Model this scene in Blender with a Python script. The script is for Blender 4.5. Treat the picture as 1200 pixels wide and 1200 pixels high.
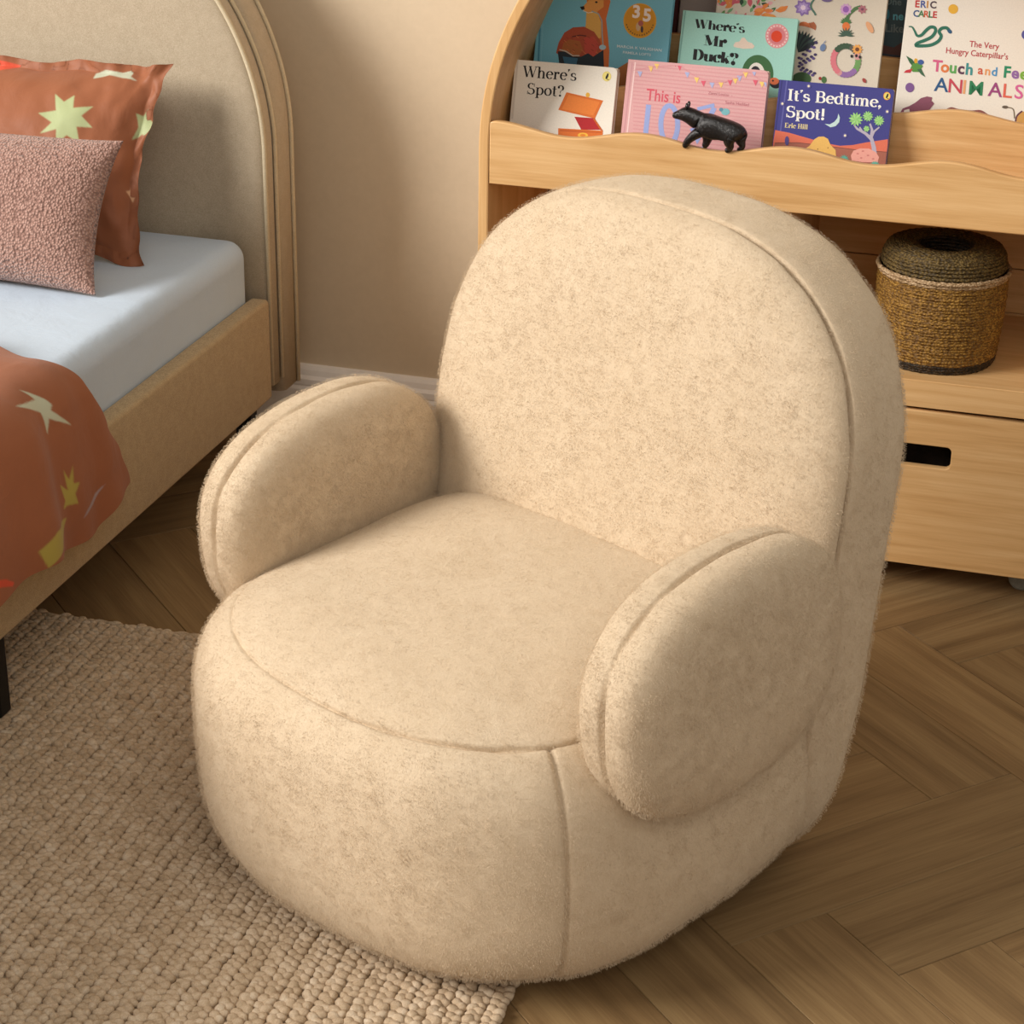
import bpy, bmesh, math, random
from math import sin, cos, pi, radians, sqrt, tan, atan2
from mathutils import Vector, Matrix, noise
random.seed(7)
S = bpy.context.scene
for o in list(bpy.data.objects):
    bpy.data.objects.remove(o)
COL = S.collection

# ------------------------------------------------------------------ camera
cam_d = bpy.data.cameras.new('camera')
cam = bpy.data.objects.new('camera', cam_d)
COL.objects.link(cam)
FOC, PPX, PPY = 2402.1089, 690.7313, 599.798
yaw, pit, rol, CAMH = -0.2332466, 0.4228972, -0.0329842, 1.58
fw = Vector((sin(yaw) * cos(pit), cos(yaw) * cos(pit), -sin(pit)))
rt = Vector((cos(yaw), -sin(yaw), 0))
dn = fw.cross(rt)
r2 = rt * cos(rol) + dn * sin(rol)
d2 = dn * cos(rol) - rt * sin(rol)
M = Matrix((( r2.x, -d2.x, -fw.x, 0), (r2.y, -d2.y, -fw.y, 0), (r2.z, -d2.z, -fw.z, CAMH), (0, 0, 0, 1)))
cam.matrix_world = M
cam_d.sensor_width = 36
cam_d.lens = FOC / 1200 * 36
cam_d.shift_x = -(PPX - 600) / 1200
cam_d.shift_y = (PPY - 600) / 1200
cam_d.clip_start = 0.05
S.camera = cam

# ------------------------------------------------------------------ light
S.view_settings.view_transform = 'Standard'
S.view_settings.look = 'None'
S.view_settings.gamma = 1
S.view_settings.use_curve_mapping = False
S.view_settings.exposure = -0.05
W = bpy.data.worlds.new('world')
S.world = W
W.use_nodes = True
W.node_tree.nodes['Background'].inputs[0].default_value = (1.0, 0.95, 0.88, 1)
W.node_tree.nodes['Background'].inputs[1].default_value = 0.46


def area(name, loc, target, size, sy, power, col):
    d = bpy.data.lights.new(name, 'AREA')
    d.shape = 'RECTANGLE'
    d.size = size
    d.size_y = sy
    d.energy = power
    d.color = col
    o = bpy.data.objects.new(name, d)
    COL.objects.link(o)
    o.location = loc
    o.rotation_euler = (Vector(target) - Vector(loc)).to_track_quat('-Z', 'Y').to_euler()
    return o


KEY = area('window_light', (-5.7, -0.6, 3.65), (-0.9, 2.8, 0.5), 3.0, 2.4, 620, (1.0, 0.945, 0.89))
FILL = area('fill_light', (0.6, -0.6, 3.0), (-0.7, 2.6, 0.4), 2.4, 2.4, 34, (1.0, 0.93, 0.85))  # added fill lamp from the camera side, lifts the shaded faces


# ------------------------------------------------------------------ materials
def lin(c):
    return tuple(((x / 255) / 12.92 if x / 255 <= 0.04045 else ((x / 255 + 0.055) / 1.055) ** 2.4) for x in c[:3]) + (1,)


class NT:
    def __init__(s, name, rough=0.6):
        s.m = bpy.data.materials.new(name)
        s.m.use_nodes = True
        s.t = s.m.node_tree
        s.b = s.t.nodes['Principled BSDF']
        s.b.inputs['Roughness'].default_value = rough

    def n(s, kind, **kw):
        nd = s.t.nodes.new(kind)
        for k, v in kw.items():
            if k in nd.inputs:
                nd.inputs[k].default_value = v
            else:
                setattr(nd, k, v)
        return nd

    def l(s, a, b):
        s.t.links.new(a, b)

    def coord(s, scale=(1, 1, 1), kind='Object', rand=False):
        tc = s.n('ShaderNodeTexCoord')
        mp = s.n('ShaderNodeMapping')
        mp.inputs['Scale'].default_value = scale
        s.l(tc.outputs[kind], mp.inputs[0])
        if rand:
            oi = s.n('ShaderNodeObjectInfo')
            cx = s.n('ShaderNodeCombineXYZ')
            for i, k in enumerate((37.0, 11.0, 53.0)):
                mm = s.n('ShaderNodeMath', operation='MULTIPLY')
                mm.inputs[1].default_value = k
                s.l(oi.outputs['Random'], mm.inputs[0])
                s.l(mm.outputs[0], cx.inputs[i])
            s.l(cx.outputs[0], mp.inputs['Location'])
        return mp.outputs[0]

    def noise(s, vec, scale, detail=3, rough=0.55, dist=0.0):
        nd = s.n('ShaderNodeTexNoise')
        nd.inputs['Scale'].default_value = scale
        nd.inputs['Detail'].default_value = detail
        nd.inputs['Roughness'].default_value = rough
        nd.inputs['Distortion'].default_value = dist
        s.l(vec, nd.inputs['Vector'])
        return nd.outputs['Fac']

    def ramp(s, fac, stops):
        r = s.n('ShaderNodeValToRGB')
        e = r.color_ramp.elements
        while len(e) < len(stops):
            e.new(0.5)
        for el, (p, c) in zip(e, stops):
            el.position = p
            el.color = c if len(c) == 4 else lin(c)
        s.l(fac, r.inputs[0])
        return r.outputs[0]

    def mix(s, a, b, fac, mode='MIX'):
        nd = s.n('ShaderNodeMix', data_type='RGBA', blend_type=mode)
        for sock, val in ((nd.inputs['Factor'], fac), (nd.inputs['A'], a), (nd.inputs['B'], b)):
            if hasattr(val, 'links'):
                s.l(val, sock)
            else:
                sock.default_value = val
        return nd.outputs['Result']

    def math(s, op, a, b=0.5):
        nd = s.n('ShaderNodeMath', operation=op)
        for i, v in enumerate((a, b)):
            if hasattr(v, 'links'):
                s.l(v, nd.inputs[i])
            else:
                nd.inputs[i].default_value = v
        return nd.outputs[0]

    def bump(s, h, strength=0.5, dist=0.002, prev=None):
        nd = s.n('ShaderNodeBump')
        nd.inputs['Strength'].default_value = strength
        nd.inputs['Distance'].default_value = dist
        s.l(h, nd.inputs['Height'])
        if prev is not None:
            s.l(prev, nd.inputs['Normal'])
        s.l(nd.outputs[0], s.b.inputs['Normal'])
        return nd.outputs[0]

    def col(s, c):
        if hasattr(c, 'links'):
            s.l(c, s.b.inputs['Base Color'])
        else:
            s.b.inputs['Base Color'].default_value = c if len(c) == 4 else lin(c)


_plain = {}


def plain(c, rough=0.55, name=None, spec=0.35):
    k = (tuple(c), rough)
    if k not in _plain:
        t = NT(name or 'printed_colour', rough)
        v = t.coord((1, 1, 1))
        f = t.noise(v, 400, 2)
        base = lin(c)
        dk = tuple(x * 0.93 for x in base[:3]) + (1,)
        t.col(t.ramp(f, [(0.3, dk), (0.7, base)]))
        t.b.inputs['Specular IOR Level'].default_value = spec
        _plain[k] = t.m
    return _plain[k]


def mat_plush():
    t = NT('beige_teddy_plush', 0.95)
    v = t.coord()
    big = t.noise(v, 9, 3, 0.5, 0.5)
    mid = t.noise(v, 30, 4, 0.65, 1.2)
    # short pile: small tufts drawn out a little by the nap, plus finer fibres
    tuft = t.noise(t.coord((1.15, 1.15, 0.75)), 210, 4, 0.72, 1.6)
    fib = t.noise(t.coord((1.6, 1.6, 0.6)), 520, 3, 0.75, 2.2)
    h = t.math('ADD', t.math('MULTIPLY', tuft, 0.6), t.math('MULTIPLY', fib, 0.4))
    a = t.ramp(h, [(0.34, (178, 155, 125)), (0.50, (209, 188, 159)), (0.66, (224, 206, 180))])  # darker between tufts: the pile's self-shadowing put into the colour
    b = t.ramp(t.math('ADD', t.math('MULTIPLY', big, 0.5), t.math('MULTIPLY', mid, 0.5)), [(0.36, (204, 182, 152)), (0.64, (215, 195, 167))])
    t.col(t.mix(a, b, 0.55))
    n1 = t.bump(mid, 0.3, 0.006)
    t.bump(h, 0.5, 0.003, n1)
    t.b.inputs['Specular IOR Level'].default_value = 0.08
    t.b.inputs['Sheen Weight'].default_value = 0.4
    t.b.inputs['Sheen Roughness'].default_value = 0.45
    t.b.inputs['Sheen Tint'].default_value = lin((255, 240, 214))
    return t.m


def mat_linen(name, c1, c2, scale=900, bump=0.5):
    t = NT(name, 0.9)
    v1 = t.noise(t.coord((1, 1, 7)), scale * 0.5, 2)
    v2 = t.noise(t.coord((7, 7, 1)), scale * 0.5, 2)
    f = t.math('ADD', t.math('MULTIPLY', v1, 0.5), t.math('MULTIPLY', v2, 0.5))
    big = t.noise(t.coord(), 60, 3)
    f2 = t.math('ADD', t.math('MULTIPLY', f, 0.88), t.math('MULTIPLY', big, 0.12))
    t.col(t.ramp(f2, [(0.43, c1), (0.57, c2)]))
    t.bump(f, bump, 0.0015)
    t.b.inputs['Specular IOR Level'].default_value = 0.15
    t.b.inputs['Sheen Weight'].default_value = 0.15
    return t.m


def mat_cotton(name, c, rough=0.75, sheen=0.1, attr=None):
    t = NT(name, rough)
    f = t.noise(t.coord(), 500, 2)
    if attr:
        a = t.n('ShaderNodeAttribute')
        a.attribute_name = attr
        base = t.mix((0.93, 0.93, 0.93, 1), (1, 1, 1, 1), f)
        t.col(t.mix(1.0 and a.outputs['Color'], base, 1.0, 'MULTIPLY'))
    else:
        b = lin(c)
        t.col(t.ramp(f, [(0.3, tuple(x * 0.94 for x in b[:3]) + (1,)), (0.7, b)]))
    n1 = t.bump(t.noise(t.coord(), 18, 3, 0.5, 0.5), 0.25, 0.01)
    t.bump(f, 0.12, 0.001, n1)
    t.b.inputs['Sheen Weight'].default_value = sheen
    t.b.inputs['Specular IOR Level'].default_value = 0.3
    return t.m


def mat_wood(name, light, mid, dark, axis='X', rough=0.45, rand=False, sc=1.0, knots=True, bump=0.15, wv=0.07, hi_=16):
    t = NT(name, rough)
    lo, hi = 1.6 * sc, hi_ * sc
    s1 = {'X': (lo, hi, hi), 'Y': (hi, lo, hi), 'Z': (hi, hi, lo)}[axis]
    v = t.coord(s1, rand=rand)
    warp = t.noise(v, 1.1, 3, 0.5, 1.4)
    w = t.n('ShaderNodeTexWave', wave_type='BANDS', bands_direction={'X': 'Z', 'Y': 'Z', 'Z': 'X'}[axis])
    t.l(v, w.inputs['Vector'])
    w.inputs['Scale'].default_value = 0.9
    w.inputs['Distortion'].default_value = 9
    w.inputs['Detail'].default_value = 3
    w.inputs['Detail Scale'].default_value = 0.6
    s2 = {'X': (2.5, 90, 90), 'Y': (90, 2.5, 90), 'Z': (90, 90, 2.5)}[axis]
    fib = t.noise(t.coord(tuple(x * sc for x in s2), rand=rand), 3.2, 4, 0.7)
    f = t.math('ADD', t.math('MULTIPLY', w.outputs['Fac'], wv), t.math('MULTIPLY', warp, 0.62 - wv))
    f = t.math('ADD', f, t.math('MULTIPLY', fib, 0.38))
    c = t.ramp(f, [(0.30, dark), (0.48, mid), (0.66, light)])
    if rand:
        oi = t.n('ShaderNodeObjectInfo')
        tone = t.ramp(oi.outputs['Random'], [(0.0, (0.86, 0.86, 0.85, 1)), (0.5, (0.96, 0.95, 0.93, 1)), (1.0, (1.08, 1.06, 1.02, 1))])
        c = t.mix(c, tone, 1.0, 'MULTIPLY')
    t.col(c)
    t.bump(fib, bump, 0.001)
    t.b.inputs['Specular IOR Level'].default_value = 0.35
    return t.m


def mat_noise(name, c1, c2, scale, rough=0.9, bump=0.6, dist=0.002, vor=False, spec=0.2):
    t = NT(name, rough)
    v = t.coord()
    if vor:
        nd = t.n('ShaderNodeTexVoronoi')
        nd.inputs['Scale'].default_value = scale
        t.l(v, nd.inputs['Vector'])
        f = nd.outputs['Distance']
        c = t.ramp(f, [(0.05, c2), (0.75, c1)])
    else:
        f = t.noise(v, scale, 4, 0.6, 0.4)
        c = t.ramp(f, [(0.3, c1), (0.7, c2)])
    t.col(c)
    t.bump(f, bump if not vor else -bump if False else bump, dist)
    t.b.inputs['Specular IOR Level'].default_value = spec
    return t.m


M_PLUSH = mat_plush()
M_HEAD = mat_linen('oatmeal_linen_weave', (170, 154, 130), (198, 184, 160))
M_RAIL = mat_linen('tan_linen_weave', (158, 134, 98), (194, 170, 130))
M_PIPE = mat_linen('pale_piping', (196, 180, 148), (222, 208, 178))
M_SHEET = mat_cotton('pale_blue_cotton', (190, 206, 222), 0.7)
M_DUVET = mat_cotton('rust_cotton_with_printed_stars', None, 0.7, 0.1, 'print')
M_SATIN = mat_cotton('rust_sateen_with_printed_stars', None, 0.55, 0.1, 'print')
M_UNIT = mat_wood('light_beech', (228, 188, 134), (214, 170, 114), (194, 148, 92), 'X')
M_UNITV = mat_wood('light_beech_upright', (228, 188, 134), (214, 170, 114), (194, 148, 92), 'Z')
M_PLANK = mat_wood('brown_oak_plank', (152, 125, 86), (132, 105, 70), (108, 84, 54), 'X', 0.55, True, 1.0, bump=0.3, wv=0.10, hi_=22)
M_WALL = mat_noise('taupe_wall_paint', (206, 189, 163), (210, 193, 167), 60, 0.85, 0.08, 0.001)
M_WHITE = mat_noise('white_gloss_paint', (238, 233, 226), (244, 239, 232), 30, 0.4, 0.03, 0.001, spec=0.4)
M_BASE = mat_noise('dark_subfloor', (40, 30, 20), (52, 40, 28), 30)
M_BLACK = mat_noise('black_powder_coat', (18, 18, 18), (26, 25, 24), 200, 0.45, 0.1, 0.001)
M_CAST = mat_noise('grey_castor_plastic', (120, 116, 104), (140, 136, 122), 100, 0.5, 0.1)
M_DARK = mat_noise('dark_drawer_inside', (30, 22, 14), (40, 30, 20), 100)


def mat_bear():
    t = NT('glossy_black_plastic', 0.22)
    v = t.coord((1, 1, 1))
    f = t.noise(v, 300, 4, 0.6, 0.8)
    t.col(t.ramp(f, [(0.3, (12, 12, 13)), (0.7, (30, 29, 29))]))
    t.bump(t.noise(t.coord((1, 1, 0.35)), 420, 3, 0.6), 0.9, 0.002)
    t.b.inputs['Specular IOR Level'].default_value = 0.6
    return t.m


M_BEAR = mat_bear()


def mat_boucle():
    t = NT('dusty_pink_boucle', 0.95)
    v = t.coord()
    nd = t.n('ShaderNodeTexVoronoi')
    nd.inputs['Scale'].default_value = 230
    nv = t.noise(v, 120, 2)
    t.l(v, nd.inputs['Vector'])
    f = t.math('SUBTRACT', 1.0, nd.outputs['Distance'])
    c = t.ramp(f, [(0.25, (122, 88, 78)), (0.62, (178, 138, 124)), (0.9, (214, 178, 164))])
    t.col(t.mix(c, t.ramp(nv, [(0.3, (136, 104, 92)), (0.7, (190, 156, 142))]), 0.35))
    t.bump(f, 0.9, 0.004)
    t.b.inputs['Sheen Weight'].default_value = 0.3
    t.b.inputs['Specular IOR Level'].default_value = 0.1
    return t.m


M_BOUCLE = mat_boucle()


def mat_jute():
    t = NT('natural_jute', 0.95)
    v = t.coord((1, 1, 1), rand=True)
    f = t.noise(v, 45, 4, 0.7, 0.5)
    fib = t.noise(t.coord((1, 0.5, 1), rand=True), 700, 3, 0.7, 1.0)
    c1 = t.ramp(f, [(0.28, (158, 132, 100)), (0.5, (200, 176, 146)), (0.72, (232, 216, 192))])
    c2 = t.ramp(fib, [(0.3, (150, 122, 92)), (0.6, (220, 200, 172))])
    t.col(t.mix(c1, c2, 0.35))
    t.bump(fib, 0.6, 0.002)
    t.b.inputs['Specular IOR Level'].default_value = 0.15
    return t.m


M_JUTE = mat_jute()


def mat_basket(name, c1, c2, c3):
    t = NT(name, 0.6)
    v = t.coord((1, 1, 1))
    vo = t.n('ShaderNodeTexVoronoi')
    vo.inputs['Scale'].default_value = 210
    t.l(t.coord((1, 1, 1.5)), vo.inputs['Vector'])
    f = t.noise(v, 70, 3, 0.7)
    g = t.math('ADD', t.math('MULTIPLY', f, 0.6), t.math('MULTIPLY', vo.outputs['Distance'], -0.55))
    g = t.math('ADD', g, 0.4)
    t.col(t.ramp(g, [(0.3, c1), (0.52, c2), (0.72, c3)]))
    t.bump(t.math('SUBTRACT', 1.0, vo.outputs['Distance']), 0.8, 0.003)
    t.b.inputs['Specular IOR Level'].default_value = 0.4
    return t.m


M_BASK = mat_basket('mustard_seagrass_coil', (104, 72, 26), (150, 110, 42), (190, 148, 72))
M_BASKL = mat_basket('olive_seagrass_coil', (66, 52, 26), (104, 84, 42), (136, 112, 62))
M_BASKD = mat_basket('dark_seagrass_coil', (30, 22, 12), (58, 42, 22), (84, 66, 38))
M_BASKP = mat_basket('pale_seagrass_rim', (140, 112, 76), (190, 160, 122), (214, 190, 156))


# ------------------------------------------------------------------ helpers
def tagp(o, label=None, cat=None, group=None, kind=None):
    if label: o['label'] = label
    if cat: o['category'] = cat
    if group: o['group'] = group
    if kind: o['kind'] = kind
    return o


def thing(name, label, cat, loc=(0, 0, 0), rot=(0, 0, 0), group=None):
    o = bpy.data.objects.new(name, None)
    o.empty_display_size = 0.05
    COL.objects.link(o)
    o.location = loc
    o.rotation_euler = rot
    return tagp(o, label, cat, group)


def mkobj(name, me, mats, parent=None, loc=None, rot=None):
    o = bpy.data.objects.new(name, me)
    COL.objects.link(o)
    if mats is not None:
        for m in (mats if isinstance(mats, (list, tuple)) else [mats]):
            me.materials.append(m)
    if loc is not None: o.location = loc
    if rot is not None: o.rotation_euler = rot
    if parent is not None: o.parent = parent
    return o


def mesh(verts, faces, smooth=False, name='mesh'):
    me = bpy.data.meshes.new(name)
    me.from_pydata([tuple(v) for v in verts], [], faces)
    if smooth:
        me.polygons.foreach_set('use_smooth', [True] * len(me.polygons))
    me.update()
    return me


def bm_mesh(bm, smooth=False):
    bmesh.ops.recalc_face_normals(bm, faces=bm.faces)
    me = bpy.data.meshes.new('mesh')
    bm.to_mesh(me)
    bm.free()
    if smooth:
        me.polygons.foreach_set('use_smooth', [True] * len(me.polygons))
    return me


def bm_box(bm, x0, x1, y0, y1, z0, z1, bev=0.0, seg=2):
    r = bmesh.ops.create_cube(bm, size=1)
    for v in r['verts']:
        v.co = Vector((x0 + (v.co.x + .5) * (x1 - x0), y0 + (v.co.y + .5) * (y1 - y0), z0 + (v.co.z + .5) * (z1 - z0)))
    if bev > 0:
        es = list({e for v in r['verts'] for e in v.link_edges})
        bmesh.ops.bevel(bm, geom=es, offset=bev, segments=seg, affect='EDGES', profile=0.5)


def box(name, x0, x1, y0, y1, z0, z1, mat, parent=None, bev=0.0015, seg=2, smooth=False):
    bm = bmesh.new()
    bm_box(bm, x0, x1, y0, y1, z0, z1, bev, seg)
    return mkobj(name, bm_mesh(bm, smooth), mat, parent)


def grid_faces(nu, nv, closed_u=True, off=0):
    f = []
    for j in range(nv - 1):
        for i in range(nu if closed_u else nu - 1):
            a = j * nu + i
            b = j * nu + (i + 1) % nu
            f.append((off + a, off + b, off + b + nu, off + a + nu))
    return f


def lathe(prof, n=48, cx=0, cy=0):
    v = []
    for r, z in prof:
        for i in range(n):
            a = 2 * pi * i / n
            v.append((cx + r * cos(a), cy + r * sin(a), z))
    return v, grid_faces(n, len(prof))


def tube(pts, r, n=8, closed=False):
    pts = [Vector(p) for p in pts]
    v = []
    N = len(pts)
    ref = Vector((0.123, 0.3, 0.95)).normalized()
    for i, p in enumerate(pts):
        a = pts[(i - 1) % N] if closed or i > 0 else p
        b = pts[(i + 1) % N] if closed or i < N - 1 else p
        d = (b - a).normalized()
        x = d.cross(ref)
        if x.length < 1e-3: x = d.cross(Vector((1, 0, 0)))
        x.normalize()
        y = d.cross(x)
        rr = r[i] if isinstance(r, (list, tuple)) else r
        for k in range(n):
            t = 2 * pi * k / n
            v.append(p + (x * cos(t) + y * sin(t)) * rr)
    f = grid_faces(n, N)
    if closed:
        for i in range(n):
            f.append(((N - 1) * n + i, (N - 1) * n + (i + 1) % n, (i + 1) % n, i))
    else:
        f.append(tuple(range(n))[::-1])
        f.append(tuple((N - 1) * n + k for k in range(n)))
    return v, f


def plate(outline, holes, depth, bev=0.001, res=4):
    """flat board cut to an outline (XY), thickness along Z centred"""
    c = bpy.data.curves.new('plate', 'CURVE')
    c.dimensions = '2D'
    c.fill_mode = 'BOTH'
    c.extrude = depth / 2 - bev
    c.bevel_depth = bev
    c.bevel_resolution = 1
    c.offset = -bev
    for pl in [outline] + holes:
        sp = c.splines.new('POLY')
        sp.points.add(len(pl) - 1)
        for q, p in zip(sp.points, pl):
            q.co = (p[0], p[1], 0, 1)
        sp.use_cyclic_u = True
    o = bpy.data.objects.new('tmp', c)
    COL.objects.link(o)
    dg = bpy.context.evaluated_depsgraph_get()
    dg.update()
    me = bpy.data.meshes.new_from_object(o.evaluated_get(dg))
    bpy.data.objects.remove(o)
    bpy.data.curves.remove(c)
    # stand it up: X stays, Y -> Z, Z -> -Y
    me.transform(Matrix(((1, 0, 0, 0), (0, 0, -1, 0), (0, 1, 0, 0), (0, 0, 0, 1))))
    me.materials.clear()
    return me


def spw(x, e):
    return (abs(x) ** e) * (1 if x >= 0 else -1)


# ------------------------------------------------------------------ room
WALL_Y = 3.69
o = box('wall_back', -6.0, 3.5, WALL_Y, WALL_Y + 0.12, -0.05, 2.7, M_WALL, bev=0)
o['kind'] = 'structure'
# skirting board with its moulded profile
prof = [(0, 0), (0.020, 0), (0.020, 0.072), (0.017, 0.079), (0.0185, 0.083), (0.0185, 0.094), (0.013, 0.101), (0.011, 0.112), (0.007, 0.120), (0, 0.122)]
v = []
for x in (-6.0, 3.5):
    v += [(x, WALL_Y - d, z) for d, z in prof]
n = len(prof)
f = [(i, i + 1, n + i + 1, n + i) for i in range(n - 1)] + [tuple(range(n)), tuple(range(2 * n - 1, n - 1, -1))]
bm = bmesh.new()
me = mesh(v, f)
bm.from_mesh(me)
o = mkobj('baseboard_back', bm_mesh(bm), M_WHITE)
o['kind'] = 'structure'

FX0, FX1, FY0, FY1 = -3.3, 1.7, 0.4, WALL_Y
floor = box('floor', FX0, FX1, FY0, FY1, -0.05, -0.0125, M_BASE, bev=0)
floor['kind'] = 'structure'
PW = 0.15189
PO = Vector((-0.19971, 2.26491))
PA = Vector((cos(pi / 4), sin(pi / 4)))
PB = Vector((sin(pi / 4), -cos(pi / 4)))


def clip(poly):
    for ax, lim, sg in ((0, FX0, 1), (0, FX1, -1), (1, FY0, 1), (1, FY1, -1)):
        out = []
        for i in range(len(poly)):
            a, b = poly[i], poly[(i + 1) % len(poly)]
            da, db = (a[ax] - lim) * sg, (b[ax] - lim) * sg
            if da >= 0: out.append(a)
            if (da > 0 > db) or (da < 0 < db):
                out.append(a + (b - a) * (da / (da - db)))
        poly = out
        if len(poly) < 3: return []
    return poly


def plank(a0, a1, b0, b1, ang):
    g = 0.0003
    c = [PO + PA * a * PW + PB * b * PW for a, b in ((a0, b0), (a1, b0), (a1, b1), (a0, b1))]
    ctr = (c[0] + c[2]) / 2
    full = c
    c = clip(c)
    if not c: return
    ca, sa = cos(-ang), sin(-ang)
    loc = []
    for p in c:
        d = p - ctr
        loc.append(Vector((d.x * ca - d.y * sa, d.x * sa + d.y * ca)))
    ar = sum(loc[i].x * loc[(i + 1) % len(loc)].y - loc[(i + 1) % len(loc)].x * loc[i].y for i in range(len(loc)))
    if abs(ar) < 1e-4: return
    if ar < 0: loc.reverse()
    m = len(loc)
    cc = sum(loc, Vector((0, 0))) / m

    def inset(d):
        out = []
        for i in range(m):
            e0 = (loc[i] - loc[i - 1]).normalized()
            e1 = (loc[(i + 1) % m] - loc[i]).normalized()
            n0, n1 = Vector((-e0.y, e0.x)), Vector((-e1.y, e1.x))
            k = 1 + n0.dot(n1)
            out.append(loc[i] + (n0 + n1) * (d / max(k, 0.2)))
        return out
    dz = random.uniform(-0.0002, 0.0002)
    rings = [(inset(g), -0.012), (inset(g), -0.0016 + dz), (inset(g + 0.0008), dz)]
    v = [(p.x, p.y, z) for r, z in rings for p in r]
    f = grid_faces(m, 3) + [tuple(2 * m + i for i in range(m))]
    o = mkobj('plank', mesh(v, f), M_PLANK, floor, (ctr.x, ctr.y, 0), (0, 0, ang))


for k in range(-30, 31):
    for nn in range(-5, 6):
        s = k + 8 * nn
        plank(s, s + 4, k, k + 1, pi / 4)
        plank(k, k + 1, k + 1 + 8 * nn, k + 5 + 8 * nn, -pi / 4)


# ------------------------------------------------------------------ jute rug
RX0, RX1, RY0, RY1 = -1.98, -0.545, 1.35, 2.722
rug = thing('jute_rug', 'chunky braided natural jute rug lying under the front of the armchair', 'rug', ((RX0 + RX1) / 2, (RY0 + RY1) / 2, 0))
box('backing', RX0 + 0.004 - rug.location.x, RX1 - 0.004 - rug.location.x, RY0 + .004 - rug.location.y, RY1 - .006 - rug.location.y, 0.0005, 0.004, M_JUTE, rug, bev=0)
PITCH = 0.0225


def braid_mesh(seed):
    rnd = random.Random(seed)
    v, f = [], []
    L = RY1 - RY0
    y = 0.0
    side = 1
    nu, nv = 8, 6
    while y < L:
        st = rnd.uniform(0.0092, 0.0135)
        lx = rnd.uniform(0.0080, 0.0114)
        ly = st * rnd.uniform(0.60, 0.78)
        lz = rnd.uniform(0.0055, 0.0085)
        ang = side * radians(rnd.uniform(10, 48))
        cx = side * 0.0034 + rnd.uniform(-0.0012, 0.0012)
        cz = 0.0062 + rnd.uniform(-0.0006, 0.0010)
        tl = rnd.uniform(-0.25, 0.25) - 0.1
        off = len(v)
        for j in range(nv):
            ph = -pi / 2 + pi * (j + 0.35) / (nv - 0.3)
            for i in range(nu):
                th = 2 * pi * i / nu
                r = cos(ph)
                px = lx * spw(r, .8) * cos(th) * (1 + rnd.uniform(-.06, .06))
                py = ly * spw(r, .8) * sin(th) * (1 + rnd.uniform(-.06, .06))
                pz = lz * sin(ph) + px * 0.12 * side + py * tl
                v.append((cx + px * cos(ang) - py * sin(ang), y + px * sin(ang) + py * cos(ang) - L / 2, cz + pz))
        f += grid_faces(nu, nv, True, off)
        f.append(tuple(off + (nv - 1) * nu + i for i in range(nu)))
        y += st * 0.56
        side = -side
    return mesh(v, f, True)


braids = [braid_mesh(s) for s in range(9)]
for b in braids: b.materials.append(M_JUTE)
nrow = int((RX1 - RX0) / PITCH)
for i in range(nrow):
    o = bpy.data.objects.new('braid', braids[(i * 5) % 9])
    COL.objects.link(o)
    o.parent = rug
    o.location = (RX1 - PITCH * 0.5 - i * PITCH - rug.location.x, random.uniform(-0.004, 0.004), 0)
    if i % 2: o.rotation_euler = (0, 0, pi)
# bound ends
for yy in (RY1 - 0.002,):
    pts = [(x, yy - rug.location.y + 0.002 * sin(x * 90), 0.007) for x in [RX0 - rug.location.x + (RX1 - RX0) * k / 160 for k in range(161)]]
    v, f = tube(pts, [0.0055 + 0.0012 * sin(k * 1.9) for k in range(161)], 6)
    mkobj('edge_binding', mesh(v, f, True), M_JUTE, rug)

# ------------------------------------------------------------------ armchair
Q = dict(cx=-0.68282, cy=2.24783, th=0.488429, bW=0.361657, bT=0.120802, bv=0.269381, btau=0.146537, bH=0.857326, bzc=0.518217, bp=0.773414,
         bWb=0.380922, brnd=0.514728, sW=0.385201, sF=0.321316, sB=0.27, szt=0.393576, sp=0.85465, spr=0.504201, sbot=0.972509,
         au=0.3505, av=0.05931, az=0.407672, aa=0.202483, ab=0.155502, aT=0.0635, apsi=0.103106, ayaw=0.020421, aroll=-0.010807, aex=0.804498, bTf=0.116)
ZB = 0.004
chair = thing('teddy_armchair', 'rounded beige teddy plush armchair with oval arm pads', 'armchair', (Q['cx'], Q['cy'], 0), (0, 0, -Q['th']))


def phis(n, seams):
    base = [-pi / 2 + pi * i / n for i in range(n + 1)]
    for s in seams:
        base = [p for p in base if abs(p - s) > 0.034]
        base += [s + d for d in (-0.034, -0.022, -0.012, -0.005, 0, 0.005, 0.012, 0.022, 0.034)]
    return sorted(set(base))


def plush_noise(p, seed=0.0):
    q = p * 5.0 + Vector((seed, seed * 1.7, -seed))
    a = noise.noise(q) * 0.0042
    a += noise.noise(p * 14.0 + Vector((seed, 0, 3))) * 0.0016
    a += noise.noise(p * 40.0) * 0.0005
    return a


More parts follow.
